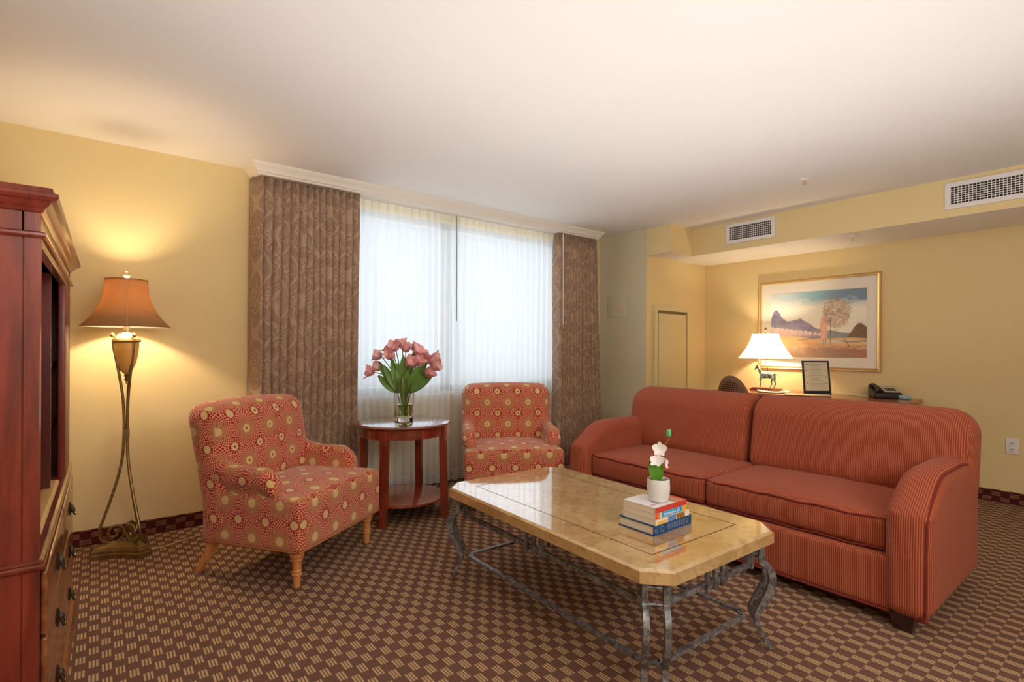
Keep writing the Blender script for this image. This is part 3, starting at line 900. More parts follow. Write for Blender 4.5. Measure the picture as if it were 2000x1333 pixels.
# ------------------------------------------------------------------ round side table
st_ = thing('side_table', 'round two tier cherry wood side table holding the tulips', 'side table', (1.707, 3.400, 0), 0)
TR = .336
MB().lathe([(TR-.030, .630), (TR-.012, .634), (TR, .643), (TR+.002, .650), (TR-.004, .658), (TR-.010, .660), (0, .660)], n=72).build('tabletop', M_TABLETOP, st_)
MB().lathe([(TR-.052, .570), (TR-.032, .570), (TR-.032, .631), (TR-.052, .631)], n=72, cap=False).lathe([(TR-.052, .571), (TR-.052, .630)], n=72, cap=False).build('apron', M_TABLEW, st_)
MB().lathe([(0, .118), (TR-.045, .118), (TR-.040, .124), (TR-.042, .136), (TR-.050, .138), (0, .138)], n=72, cap=False).build('shelf', M_TABLEW, st_)
for a_ in (-140, -50, 40, 130):
    an = math.radians(a_); d_ = Vector((cos(an), sin(an), 0)); s2 = Vector((-sin(an), cos(an), 0))
    m = MB(); R0 = []
    for z_, r_, q_ in ((0, .318, .022), (.12, .310, .024), (.45, .300, .025), (.632, .298, .026)):
        R0.append([tuple(d_*(r_+i_*q_*.8)+s2*(j_*q_)+Vector((0, 0, z_))) for i_, j_ in ((-1, -1), (1, -1), (1, 1), (-1, 1))])
    m.rings(R0); m.build('leg', M_TABLEW, st_, smooth=False)

# tulips in glass vase
vx, vy = 1.715, 3.402
vs = thing('flower_vase', 'clear square based glass vase part filled with water on the round table', 'vase', (vx, vy, .6605))
def sq(r, z, rr=.35): return [(r*max(-1, min(1, 1.25*cos(2*PI*(i+.5)/24))), r*max(-1, min(1, 1.25*sin(2*PI*(i+.5)/24))), z) for i in range(24)]
m = MB()
m.rings([sq(.050, 0), sq(.052, .004), sq(.053, .09), sq(.059, .20), sq(.071, .31), sq(.0685, .31), sq(.0555, .20), sq(.0495, .09), sq(.0485, .028), sq(.046, .024)])
m.build('glass_body', M_GLASS, vs, sharp=60)
MB().rings([sq(.0455, .0245), sq(.0478, .030), sq(.0485, .09), sq(.0492, .118)]).build('water', M_WATER, vs)
VP = Vector((vx, vy, .6605))
# flower heads: (lateral, height above table, depth offset)
heads = [(-.195, .345, -.02), (-.158, .375, .03), (-.150, .455, -.01), (-.085, .485, .02), (-.045, .50, -.04), (-.060, .445, -.07), (-.02, .520, .03), (.010, .49, .0),
         (.060, .490, .03), (.085, .470, -.03), (.110, .445, .03), (.055, .395, -.07), (.095, .405, -.05), (.160, .420, .0), (.190, .385, -.02), (.150, .340, -.03), (.175, .44, .04)]
heads = [(a_*1.08, b_*1.02-.005, c_*1.3) for a_, b_, c_ in heads]
random.seed(11)
tl = [(-.06, .15, .06), (.06, .16, .06), (-.11, .19, .05), (.12, .18, .05), (0, .21, -.05), (-.04, .19, -.07), (.07, .17, -.07), (-.16, .13, -.03), (.16, .14, .03), (.02, .25, .04), (.10, .10, -.07),
      (-.02, .15, -.08), (.03, .12, -.09), (-.08, .17, -.06), (.08, .20, .0), (-.10, .22, .0), (.14, .19, -.02)]
for i, (la, hh, de) in enumerate(heads):
    hp = Rv*la + Fv*de + Up*hh
    d_ = (Rv*la*1.8 + Fv*(de*1.5-.06) + Up*(.08 if abs(la) > .12 else .20)); d_.normalize()
    t = thing('tulip', 'pink open tulip with green stem, one of the bunch in the glass vase', 'flower', tuple(VP), 0, 'pink tulips in the vase')
    b0 = Vector((random.uniform(-.022, .022), random.uniform(-.022, .022), .034))
    n0 = Rv*la*.22 + Fv*de*.2 + Up*.26
    MB().tube(spl([b0, b0*.4+Up*.10+Rv*la*.05, n0, n0*.45+hp*.55+Up*.015, hp], 6), .0034, 6).build('stem', M_STEM, t)
    ax1 = d_.cross(Vector((.3, .5, .8))).normalized(); ax2 = d_.cross(ax1)
    m = MB(); op_ = random.uniform(.5, 1.0)
    for k in range(6):
        an = k*PI/3 + random.uniform(-.15, .15); e_ = ax1*cos(an)+ax2*sin(an); q_ = op_*(1.0 if k % 2 else .55)
        def pf(u, tt, e_=e_, q_=q_):
            x = (u-.5)*2; sd = d_.cross(e_); wd = .032*sin(PI*min(1, .14+tt*.80))**.55
            rad = .026*sin(PI*min(.5, tt*.9)) + q_*.042*tt*tt
            return hp + d_*(tt*.066 - .006) + e_*(rad - .010*x*x) + sd*(x*wd)
        m.grid(pf, 4, 7)
    m.build('bloom', M_PETAL, t)
    la, L_, de = tl[i]
    hb = Rv*la*.28 + Fv*de*.3 + Up*.20
    m = MB(); m.grid(leafmesh(hb, Rv*la*1.2+Fv*de*.8+Up*.16, L_+.055, .060, .35, .10 + .1*(i % 3), 8, nrm=-Fv), 4, 10)
    m.tube([Rv*la*.05+Up*.04, hb], .003, 6)
    m.build('leaf', M_LEAF, t)

# ------------------------------------------------------------------ floor lamp
LX, LY = .129, 3.713
fl = thing('floor_lamp', 'bronze scrolled tripod floor lamp with a flared tan shade, lit', 'floor lamp', (LX, LY, 0))
def tri(R, c, cut, z):
    P = []
    A = [math.radians(q) for q in (181, 301, 61)]
    for k in range(3):
        a_ = A[k]; b_ = A[(k+1) % 3]
        v = Vector((cos(a_), sin(a_), 0))*R; tt = Vector((-sin(a_), cos(a_), 0))
        P += [v - tt*cut, v + tt*cut]
        v2 = Vector((cos(b_), sin(b_), 0))*R; t2 = Vector((-sin(b_), cos(b_), 0))
        p0, p1 = v + tt*cut, v2 - t2*cut
        for i in range(1, 7):
            s_ = i/7; p = p0.lerp(p1, s_); inw = -(p0+p1).normalized(); P.append(p + inw*c*sin(PI*s_))
    return [(p.x, p.y, z) for p in P]
MB().rings([tri(.164, .030, .034, 0), tri(.164, .030, .034, .022), tri(.158, .028, .03, .028), tri(.156, .028, .03, .044), tri(.150, .027, .028, .047), tri(.146, .027, .026, .056), tri(.06, .01, .012, .078)]).build('base', M_BRONZE, fl, sharp=25)
for q in (181, 301, 61):
    a_ = math.radians(q); d_ = Vector((cos(a_), sin(a_), 0)); tn = Vector((-sin(a_), cos(a_), 0))
    P = [(.062, 1.222), (.058, 1.17), (.046, 1.10), (.030, 1.00), (.017, .90), (.011, .80), (.010, .68), (.016, .56), (.034, .45), (.068, .32), (.100, .215), (.118, .150), (.112, .102), (.088, .078)]
    sc = [(.052, .073), (.020, .088), (.006, .125), (.026, .160), (.062, .160), (.080, .130), (.066, .104), (.042, .108), (.038, .132), (.052, .140)]
    pts = spl([d_*r_ + Up*z_ for r_, z_ in P+sc], 5)
    MB().tube(pts, .0075, 8, flat=.8).build('leg', M_BRONZE, fl)
    MB().lathe([(0, 0), (.006, .002), (.004, .008), (.010, .014), (.012, .022), (.009, .030), (.003, .034), (.002, .040), (0, .041)], tuple(d_*.064+Up*1.222), 12).build('finial', M_BRASS, fl)
MB().box((-.016, -.016, .66), (.016, .016, .71)).build('collar', M_BRONZE, fl, smooth=False)
MB().lathe([(.052, 1.205), (.066, 1.205), (.070, 1.210), (.066, 1.220), (.064, 1.222), (.052, 1.222)], n=36).build('ring', M_BRONZE, fl)
MB().lathe([(0, 1.018), (.010, 1.022), (.030, 1.045), (.046, 1.085), (.056, 1.135), (.060, 1.18), (.060, 1.206)], n=36).build('urn', M_ALAB, fl)
MB().lathe([(0, .965), (.004, .972), (.003, .98), (.009, .986), (.011, .994), (.006, 1.0), (.009, 1.008), (.012, 1.014), (.006, 1.022)], n=14).build('drop_finial', M_BRONZE, fl)
MB().lathe([(.062, 1.222), (.054, 1.236), (.036, 1.252), (.020, 1.258), (.017, 1.262), (.017, 1.300), (.010, 1.304), (.008, 1.33)], n=28).build('cap', M_BRASS, fl)
SZ0, SZ1 = 1.292, 1.560
def srad(t): return .209 - (.209-.098)*(1-(1-t)**2.4)
def shade_ring(t, off=0, z=None):
    r = srad(t)+off; zz = SZ0+(SZ1-SZ0)*t
    return [(r*cos(2*PI*i/48)*(1+.012*cos(8*PI*i/48)), r*sin(2*PI*i/48)*(1+.012*cos(8*PI*i/48)), zz) for i in range(48)]
sh = MB().rings([shade_ring(i/12) for i in range(13)], cap=False).build('lamp_shade', M_SHADE1, fl, sharp=80)
MB().rings([shade_ring(i/12, -.004) for i in range(13)], cap=False).build('lining', M_SHADE1I, sh, sharp=80)
MB().tube([p for p in shade_ring(0)], .0025, 6, True).tube([p for p in shade_ring(1)], .0025, 6, True).build('shade_trim', plain('shade_trim_braid', srgb(150, 90, 52), .8), sh)
for q in (-92, -2, 88, 178):
    an = math.radians(q)
    MB().tube([((srad(i/10)+.001)*1.011*cos(an), (srad(i/10)+.001)*1.011*sin(an), SZ0+(SZ1-SZ0)*i/10) for i in range(11)], .0018, 5).build('seam', M_CORD, sh)
MB().tube([(0, 0, 1.30), (.0, .0, 1.34)], .010, 10).build('socket', M_BRASS, fl)
MB().tube([Rv*-.104+Up*SZ1, Vector((0, 0, SZ1+.004)), Rv*.104+Up*SZ1], .0018, 5).build('shade_spider', M_BRASS, fl)
MB().lathe([(.004, SZ1-.01), (.004, SZ1+.008), (.014, SZ1+.014), (.018, SZ1+.026), (.012, SZ1+.038), (.006, SZ1+.042), (.010, SZ1+.050), (.007, SZ1+.058), (0, SZ1+.061)], n=16).build('top_finial', M_BRASS, fl)
MB().tube(spl([(.12, -.05, .006), (.20, -.03, .005), (.30, .02, .005), (.42, .06, .005), (.55, .12, .005), (.62, .20, .005)], 6), .004, 6).build('power_cord', M_CORD, fl)

# ------------------------------------------------------------------ armoire
ar = thing('armoire', 'tall cherry wood armoire with open upper niche and drawers below, cut off at left edge', 'armoire', (-.113, 1.754, 0), -.0098)
AD, AW, AC, AT = .60, 1.356, .632, 1.449
MB().box((-AD, 0, .07), (-.034, .022, AT+.08)).box((-.0315, 0, .07), (0, .022, AT+.08), .002).box((-AD, .004, .07), (-.03, .022, AT)).build('side_panel', M_CHERRY, ar, smooth=False)
MB().box((-AD, AW-.022, .07), (0, AW, AT+.08)).build('side_panel', M_CHERRY, ar, smooth=False)
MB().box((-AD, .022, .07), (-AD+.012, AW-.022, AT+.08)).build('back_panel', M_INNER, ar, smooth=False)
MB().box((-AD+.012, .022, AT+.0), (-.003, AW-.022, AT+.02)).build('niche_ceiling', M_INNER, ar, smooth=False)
MB().box((-.022, .022, AT-.014), (-.002, AW-.022, AT+.08)).build('frieze', M_FRONT, ar, smooth=False)
MB().box((-AD+.012, .022, AC-.02), (-.004, AW-.022, AC+.004)).build('counter', M_CHERRYX, ar, smooth=False)
MB().box((-.024, .022, AC), (-.001, .05, AT-.01), .003).build('stile', M_CHERRY, ar)
MB().box((-.024, AW-.30, AC), (-.001, AW-.02, AT-.01), .003).build('stile', M_CHERRY, ar)
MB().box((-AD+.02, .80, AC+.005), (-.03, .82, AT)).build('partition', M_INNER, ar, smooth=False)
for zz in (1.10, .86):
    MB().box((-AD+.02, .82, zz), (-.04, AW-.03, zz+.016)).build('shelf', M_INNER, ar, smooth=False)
def mould(z0, prof, nm, mat, back=.02):
    """profile (out, z) run round near side, front and far side"""
    m = MB(); rows = []
    for (o_, z_) in prof:
        rows.append([(-AD, -o_, z0+z_), (o_, -o_, z0+z_), (o_, AW+o_, z0+z_), (-AD, AW+o_, z0+z_)])
    V = [p for r in rows for p in r]; F = []
    for j in range(len(rows)-1):
        for i in range(3): F.append((j*4+i, j*4+i+1, (j+1)*4+i+1, (j+1)*4+i))
    m.add(V, F)
    m.add([(-AD, -prof[-1][0], z0+prof[-1][1]), (prof[-1][0], -prof[-1][0], z0+prof[-1][1]), (prof[-1][0], AW+prof[-1][0], z0+prof[-1][1]), (-AD, AW+prof[-1][0], z0+prof[-1][1])], [(0, 1, 2, 3)])
    m.add([(-AD, -prof[0][0], z0+prof[0][1]), (prof[0][0], -prof[0][0], z0+prof[0][1]), (prof[0][0], AW+prof[0][0], z0+prof[0][1]), (-AD, AW+prof[0][0], z0+prof[0][1])], [(0, 1, 2, 3)])
    o = m.build(nm, mat, ar, sharp=25)
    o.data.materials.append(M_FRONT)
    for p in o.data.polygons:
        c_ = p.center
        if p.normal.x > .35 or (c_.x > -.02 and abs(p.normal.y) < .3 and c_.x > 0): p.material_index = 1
    return o
mould(1.512, [(.001, 0), (.006, .002), (.009, .010), (.018, .018), (.020, .022), (.022, .026), (.032, .029), (.037, .036), (.036, .044), (.030, .047), (.026, .052), (.024, .060)], 'cornice', M_CHERRYD)
mould(AT, [(.001, 0), (.008, .001), (.012, .006), (.012, .012), (.006, .016), (.001, .017)], 'bead_moulding', M_CHERRYD)
mould(AC-.012, [(.001, 0), (.007, .001), (.011, .006), (.011, .012), (.008, .017), (.010, .021), (.009, .027), (.001, .029)], 'waist_moulding', M_CHERRYD)
mould(0, [(.030, .0), (.030, .045), (.024, .052), (.022, .060), (.014, .066), (.010, .076), (.001, .080)], 'plinth', M_CHERRYD)
def pull(parent, y, z):
    h_ = MB().lathe([(0, 0), (.020, .0), (.021, .003), (.012, .006), (.010, .012), (0, .014)], n=18, sy=1.25, sx=1.35).build('handle', M_PEWTER, parent, loc=(.016, y, z), rot=(0, PI/2, 0))
    pts = [(.0, -.0, 0)]
    MB().tube(spl([(.0, -.026, .010), (.018, -.024, .016), (.026, 0, .018), (.018, .024, .016), (.0, .026, .010)], 4), .0035, 6).build('bail', M_PEWTER, h_)
for (y0, y1) in ((.030, .668), (.684, AW-.030)):
    for (z0, z1) in ((.092, .262), (.270, .434), (.442, .604)):
        d_ = MB().box((-.30, y0, z0), (0, y1, z1)).rbox((.008, (y0+y1)/2, (z0+z1)/2), (.014, y1-y0, z1-z0), .005, 2, 2).build('drawer', M_FRONT, ar)
        pull(d_, .36 if y0 < .3 else 1.016, (z0+z1)/2)
tb = MB().rbox((-.036, .59, .6475), (.048, .74, .022), .011, 4, 4).build('swivel_board', M_DESK)
tb.location = (-.113, 1.754, 0); tb.rotation_euler = (0, 0, -.0098)
tb.data.materials[0] = plain('tan_board', srgb(212, 166, 104), .4)
tag(tb, 'light tan rounded board lying inside the armoire niche', 'board')

# ------------------------------------------------------------------ desk and what stands on it
DZ = .763
dk = thing('writing_desk', 'cherry writing desk against the right wall, behind the sofa', 'desk', (5.19, 2.13, 0))
def stadium(hx, y0, y1, r, z):
    P = []
    for (cx_, cy_, a0) in ((-hx+r, y0+r, 180), (hx-.02, y0+.02, 270), (hx-.02, y1-.02, 0), (-hx+r, y1-r, 90)):
        rr = r if cx_ < 0 else .02
        for i in range(7):
            an = math.radians(a0+i*15); P.append((cx_+rr*cos(an), cy_+rr*sin(an), z))
    return P
MB().rings([stadium(.290, -.82, .82, .10, DZ-.03), stadium(.295, -.825, .825, .10, DZ-.025), stadium(.295, -.825, .825, .10, DZ-.006), stadium(.290, -.82, .82, .10, DZ)]).build('desktop', M_DESK, dk, sharp=40)
MB().box((-.24, -.76, DZ-.11), (.27, .76, DZ-.031)).build('apron', M_DESK, dk, smooth=False)
for sx in (-1, 1):
    for sy in (-1, 1):
        MB().rings([[(sx*.235+a_*q_, sy*.735+b_*q_, z_) for a_, b_ in ((-1, -1), (1, -1), (1, 1), (-1, 1))] for z_, q_ in ((0, .018), (DZ-.11, .028))]).build('leg', M_DESK, dk, smooth=False)

# desk chair with oval upholstered back
M_BRNF = Mat('brown_check_fabric', .9, 0, .2)
_x, _y, _z = M_BRNF.xyz()
_g = ((_y*160+_z*160).sin()*(_y*160-_z*160).sin()).step(-.2, .2)
M_BRNF.color(M_BRNF.mix(_g, srgb(70, 42, 34), srgb(142, 100, 74))); M_BRNF = M_BRNF.m
dc = thing('desk_chair', 'small brown upholstered desk chair with an oval back, just above the sofa', 'chair', (4.76, 2.44, 0), math.radians(-14))
def oval(c, hy, hz, th, lean, k=1.0):
    R0 = []
    for (s_, x_) in ((.0, -th/2), (.7, -th/2), (.93, -th*.35), (1, 0), (.93, th*.35), (.7, th/2), (0, th/2)):
        R0.append([(c[0]+x_-lean*(sin(2*PI*i/32)*hz*max(s_, .01)), c[1]+hy*max(s_, .01)*cos(2*PI*i/32), c[2]+hz*max(s_, .01)*sin(2*PI*i/32)) for i in range(32)])
    return R0
bo = MB().rings(oval((-.20, 0, .715), .185, .225, .05, .18)).build('backrest', plain('back_rim_leather', srgb(132, 92, 62), .5), dc, sharp=80)
MB().rings(oval((-.178, 0, .715), .140, .180, .04, .18)).build('back_pad', M_BRNF, bo, sharp=80)
MB().rings(oval((-.222, 0, .715), .140, .180, .03, .18)).build('back_pad', M_BRNF, bo, sharp=80)
MB().rbox((.03, 0, .45), (.44, .44, .08), .035, 3, 4).build('seat', M_BRNF, dc)
for sx in (-.15, .20):
    for sy in (-.18, .18):
        MB().tube([(sx, sy, 0), (sx*.95, sy*.95, .42)], .018, 8, radii=[.013, .02]).build('leg', M_CHERRY, dc)
for sy in (-.12, .12):
    MB().tube([(-.17, sy, .42), (-.185, sy, .58)], .014, 8).build('back_post', M_CHERRY, dc)

# horse lamp
hl = thing('table_lamp', 'lit desk lamp with a pagoda shade above a prancing horse figure on a wooden plinth', 'lamp', (5.26, 2.525, DZ), math.radians(-6))
# local x depth, y along desk ; horse faces +y (left in the photo)
MB().rings([[(x*q, y*q2, z_) for x, y in ((-.055, -.145), (.055, -.145), (.055, .145), (-.055, .145))] for z_, q, q2 in ((0, 1, 1), (.012, 1, 1), (.016, .93, .96), (.026, .86, .92), (.030, .80, .88))]).build('plinth', M_CHERRYD, hl, smooth=False)
V_, E_, Rr = [], [], []
def sk(p, r, par=None):
    V_.append(p); Rr.append(r)
    if par is not None: E_.append((par, len(V_)-1))
    return len(V_)-1
H0 = .03
rump = sk((0, -.062, H0+.130), .030); mid = sk((0, -.02, H0+.126), .030, rump); ch = sk((0, .03, H0+.132), .033, mid); sho = sk((0, .055, H0+.145), .024, ch)
n1 = sk((0, .075, H0+.175), .018, sho); n2 = sk((0, .082, H0+.205), .014, n1); hd = sk((0, .098, H0+.213), .012, n2); hd2 = sk((0, .118, H0+.190), .009, hd); mz = sk((0, .126, H0+.176), .0065, hd2)
for sx in (-1, 1):
    a1 = sk((sx*.016, -.075, H0+.100), .016, rump); a2 = sk((sx*.018, -.062 - (.012 if sx > 0 else 0), H0+.068), .009, a1); a3 = sk((sx*.018, -.088+(.02 if sx < 0 else 0), H0+.045), .006, a2); a4 = sk((sx*.018, -.070 + (.018 if sx < 0 else 0), H0+.010), .005, a3); sk((sx*.018, -.060+(.018 if sx < 0 else 0), H0+.003), .007, a4)
b1 = sk((-.014, .050, H0+.100), .012, ch); b2 = sk((-.016, .052, H0+.055), .007, b1); b3 = sk((-.016, .054, H0+.012), .005, b2); sk((-.016, .060, H0+.003), .007, b3)
b1 = sk((.014, .058, H0+.102), .012, ch); b2 = sk((.016, .082, H0+.085), .007, b1); b3 = sk((.016, .070, H0+.052), .005, b2); sk((.016, .078, H0+.044), .006, b3)
t1 = sk((0, -.095, H0+.142), .006, rump); t2 = sk((0, -.115, H0+.138), .005, t1); sk((0, -.128, H0+.120), .003, t2)
for sx in (-1, 1): sk((sx*.007, .094, H0+.232), .003, hd)
me = bpy.data.meshes.new('horse'); me.from_pydata(V_, E_, []); ho = bpy.data.objects.new('horse_figure', me); C.objects.link(ho); ho.parent = hl
md = ho.modifiers.new('skin', 'SKIN'); me.skin_vertices[0].data[0].use_root = True
for i, r_ in enumerate(Rr): me.skin_vertices[0].data[i].radius = (r_*.8, r_)
ho.modifiers.new('sub', 'SUBSURF').render_levels = 2
_m = Mat('verdigris_bronze', .45, .3); _n = _m.noise(30, 4); _m.color(_m.mix(_n.step(.4, .6), srgb(74, 66, 52), srgb(152, 172, 158))); me.materials.append(_m.m)
MB().rbox((0, .0, H0+.158), (.060, .060, .014), .006, 2, 2, lambda x, y, z: (x, y, z-abs(x)*.6)).build('saddle_cloth', plain('aged_saddle', srgb(170, 182, 170), .6, var=.3, scale=50), hl)
MB().tube(spl([(.0, -.012, H0+.160), (0, -.012, H0+.20), (0, .004, H0+.215), (0, .012, H0+.225), (0, .012, H0+.27), (0, .012, .60), (0, .012, .615)], 5), .0032, 8).build('pole', M_BRONZE, hl)
def shr(t):
    k = 1-(1-t)**1.5
    hx, hy = .190+(.075-.190)*k, .205+(.105-.205)*k; z_ = .322+.246*t
    P = []
    for (sx, sy) in ((-1, -1), (1, -1), (1, 1), (-1, 1)):
        for (a_, b_) in (((0, .18), (.18, 0)) if sx*sy > 0 else ((.18, 0), (0, .18))):
            P.append((sx*hx*(1-a_), sy*hy*(1-b_) + .012, z_))
    return P
s2_ = MB().rings([shr(i/10) for i in range(11)], cap=False).build('lamp_shade', M_SHADE2, hl, sharp=30)
tr = MB()
tr.tube(shr(0), .003, 6, True)
tr.build('shade_trim', plain('shade_piping', srgb(170, 132, 74), .7), s2_)
MB().lathe([(.003, .60), (.010, .606), (.013, .616), (.007, .624), (.009, .632), (0, .640)], (0, .012, 0), 12).build('finial', M_BRONZE, hl)

# upright frame
uf = thing('document_frame', 'black standing document frame leaning back on the desk', 'frame', (5.300, 2.065, DZ), math.radians(-51.6+90-90+0))
ufr = math.radians(8)
def fl_(x, y, z):  # lean back
    return (x, y + z*sin(ufr), z*cos(ufr))
def slab(x0, x1, z0, z1, y0, y1): 
    m = MB(); m.box((x0, y0, z0), (x1, y1, z1)); m.v = [fl_(*p) for p in m.v]; return m
uf.rotation_euler = (0, 0, math.radians(-38.4))
m = MB()
for q_ in ((-.127, .127, 0, .030), (-.127, .127, .300, .314), (-.127, -.112, .030, .300), (.112, .127, .030, .300)):
    k_ = slab(q_[0], q_[1], q_[2], q_[3], -.006, .006); m.add(k_.v, k_.f)
m.build('frame_rim', plain('dark_blue_black_frame', srgb(44, 46, 58), .35), uf, smooth=False)
k_ = slab(-.112, .112, .030, .300, -.002, .002); k_.build('document', plain('cream_document', srgb(232, 224, 196), .6), uf, smooth=False)
m = MB(); random.seed(5)
for i in range(20):
    z_ = .052+i*.0118
    if i % 5 == 4:
        kk = slab(-.095, .095, z_, z_+.0022, -.0030, -.0022); m.add(kk.v, kk.f)
        for e_ in (-.096, .088):
            kk = slab(e_, e_+.008, z_-.003, z_+.006, -.0030, -.0022); m.add(kk.v, kk.f)
    else:
        L_ = random.uniform(.035, .075); kk = slab(-L_, L_, z_, z_+.0018, -.0030, -.0022); m.add(kk.v, kk.f)
m.build('document_lines', plain('faint_ink', srgb(128, 120, 100), .7), uf, smooth=False)
m = MB().bar([(0, .045, .20), (0, .115, .004)], .05, .004, (1, 0, 0)); m.build('easel_back', M_BLACK, uf, smooth=False)

# folders, papers, phone, pad
def sheet(label, loc, rz, a_, b_, mat, curl=.012, nm='brochure'):
    m = MB()
    m.grid(lambda u, v: ((u-.5)*a_, (v-.5)*b_, .004 + curl*abs(2*u-1)**2), 10, 2)
    m.grid(lambda u, v: ((u-.5)*a_, (v-.5)*b_, .001), 10, 2)
    t = tag(m.build(nm, mat, None, loc=(loc[0], loc[1], DZ+.0005), rot=(0, 0, rz)), label, 'brochure', None)
    return t
M_GLOSS = plain('glossy_brochure_paper', srgb(234, 226, 206), .35, var=.08, scale=20)
sheet('open white brochure on the desk in front of the horse lamp', (5.14, 2.40, 0), math.radians(-60), .28, .20, M_GLOSS, .014)
sheet('cream folder lying open in front of the black document frame', (5.06, 2.06, 0), math.radians(-68), .36, .24, plain('cream_folder', srgb(222, 196, 156), .5), .004, 'folder')
tag(MB().grid(lambda u, v: ((u-.5)*.09, (v-.5)*.16, .001+.008*sin(PI*v)*u), 6, 8).build('note_card', M_GLOSS, None, loc=(5.40, 1.755, DZ+.001)), 'small white crumpled card left of the telephone', 'card')
ph = thing('telephone', 'black desk telephone with handset and grey keypad', 'telephone', (5.35, 1.545, DZ), math.radians(-55))
def wedge(x, y, z): return (x, y, z if z < .02 else z + (y+.09)*.28)
MB().rbox((0, 0, .024), (.20, .18, .046), .010, 3, 4, wedge).build('phone_body', M_BLACK, ph)
MB().rbox((.035, 0, .052), (.115, .155, .004), .002, 1, 3, wedge).build('keypad_plate', plain('grey_plate', srgb(186, 178, 160), .5), ph)
m = MB()
for i in range(4):
    for j in range(3): m.rbox((.005+i*.019, -.045+j*.022, .057), (.012, .013, .006), .002, 1, 1, wedge)
m.build('keys', M_BLACK, ph)
P = spl([(-.068, -.085, .055), (-.068, -.06, .085), (-.068, 0, .100), (-.068, .06, .110), (-.068, .09, .095)], 5)
MB().tube(P, .02, 10, radii=[.024, .024, .022]+[.014]*(len(P)-6)+[.022, .024, .024]).build('handset', M_BLACK, ph)
tag(MB().rbox((0, 0, .017), (.075, .10, .032), .014, 3, 2).build('soap_box', plain('pale_blue_plastic', srgb(150, 190, 196), .5), None, loc=(5.34, 1.405, DZ+.0005), rot=(0, 0, math.radians(-30))), 'small pale blue rounded box at the right end of the desk', 'box')

# ------------------------------------------------------------------ framed landscape
PF = thing('framed_picture', 'gilt framed landscape print with a wide white mat on the right wall', 'picture', (XR, 2.162, 1.432))
W, Hh = .551, .452
def rim(w0, h0, w1, h1, x0, x1):
    m = MB()
    m.rings([[(x0, -w0, -h0), (x0, w0, -h0), (x0, w0, h0), (x0, -w0, h0)], [(x0-.0, -w0, -h0), (x0, w0, -h0), (x0, w0, h0), (x0, -w0, h0)],
             [(x1, -w0+.004, -h0+.004), (x1, w0-.004, -h0+.004), (x1, w0-.004, h0-.004), (x1, -w0+.004, h0-.004)],
             [(x1+.004, -(w0+w1)/2, -(h0+h1)/2), (x1+.004, (w0+w1)/2, -(h0+h1)/2), (x1+.004, (w0+w1)/2, (h0+h1)/2), (x1+.004, -(w0+w1)/2, (h0+h1)/2)],
             [(x1-.002, -w1-.004, -h1-.004), (x1-.002, w1+.004, -h1-.004), (x1-.002, w1+.004, h1+.004), (x1-.002, -w1-.004, h1+.004)],
             [(x0, -w1, -h1), (x0, w1, -h1), (x0, w1, h1), (x0, -w1, h1)]], cap=False)
    return m
rim(W, Hh, W-.030, Hh-.030, -.001, -.030).build('gilt_frame', M_GOLDF, PF, smooth=False)
MB().box((-.012, -W+.03, -Hh+.03), (-.006, W-.03, Hh-.03)).build('mat_board', plain('mat_board_white', srgb(232, 224, 212), .7, var=.01), PF, smooth=False)
def hsh(i, j):
    v = sin(i*127.1+j*311.7)*43758.5453; return v-math.floor(v)
def vn(x, y):
    i, j = math.floor(x), math.floor(y); a_, b_ = x-i, y-j; a_, b_ = smooth01(a_), smooth01(b_)
    return (hsh(i, j)*(1-a_)+hsh(i+1, j)*a_)*(1-b_)+(hsh(i, j+1)*(1-a_)+hsh(i+1, j+1)*a_)*b_
def mixc(a_, b_, t): t = max(0, min(1, t)); return tuple(a_[i]*(1-t)+b_[i]*t for i in range(3))
def blend(c, d, e, w=.010):
    """soft edge: e > 0 inside"""
    return mixc(c, d, smooth01(e/w*.5+.5))
def fb(x, y): return .5*vn(x, y)+.3*vn(x*2.1+7, y*2.1)+.2*vn(x*4.3, y*4.3+3)
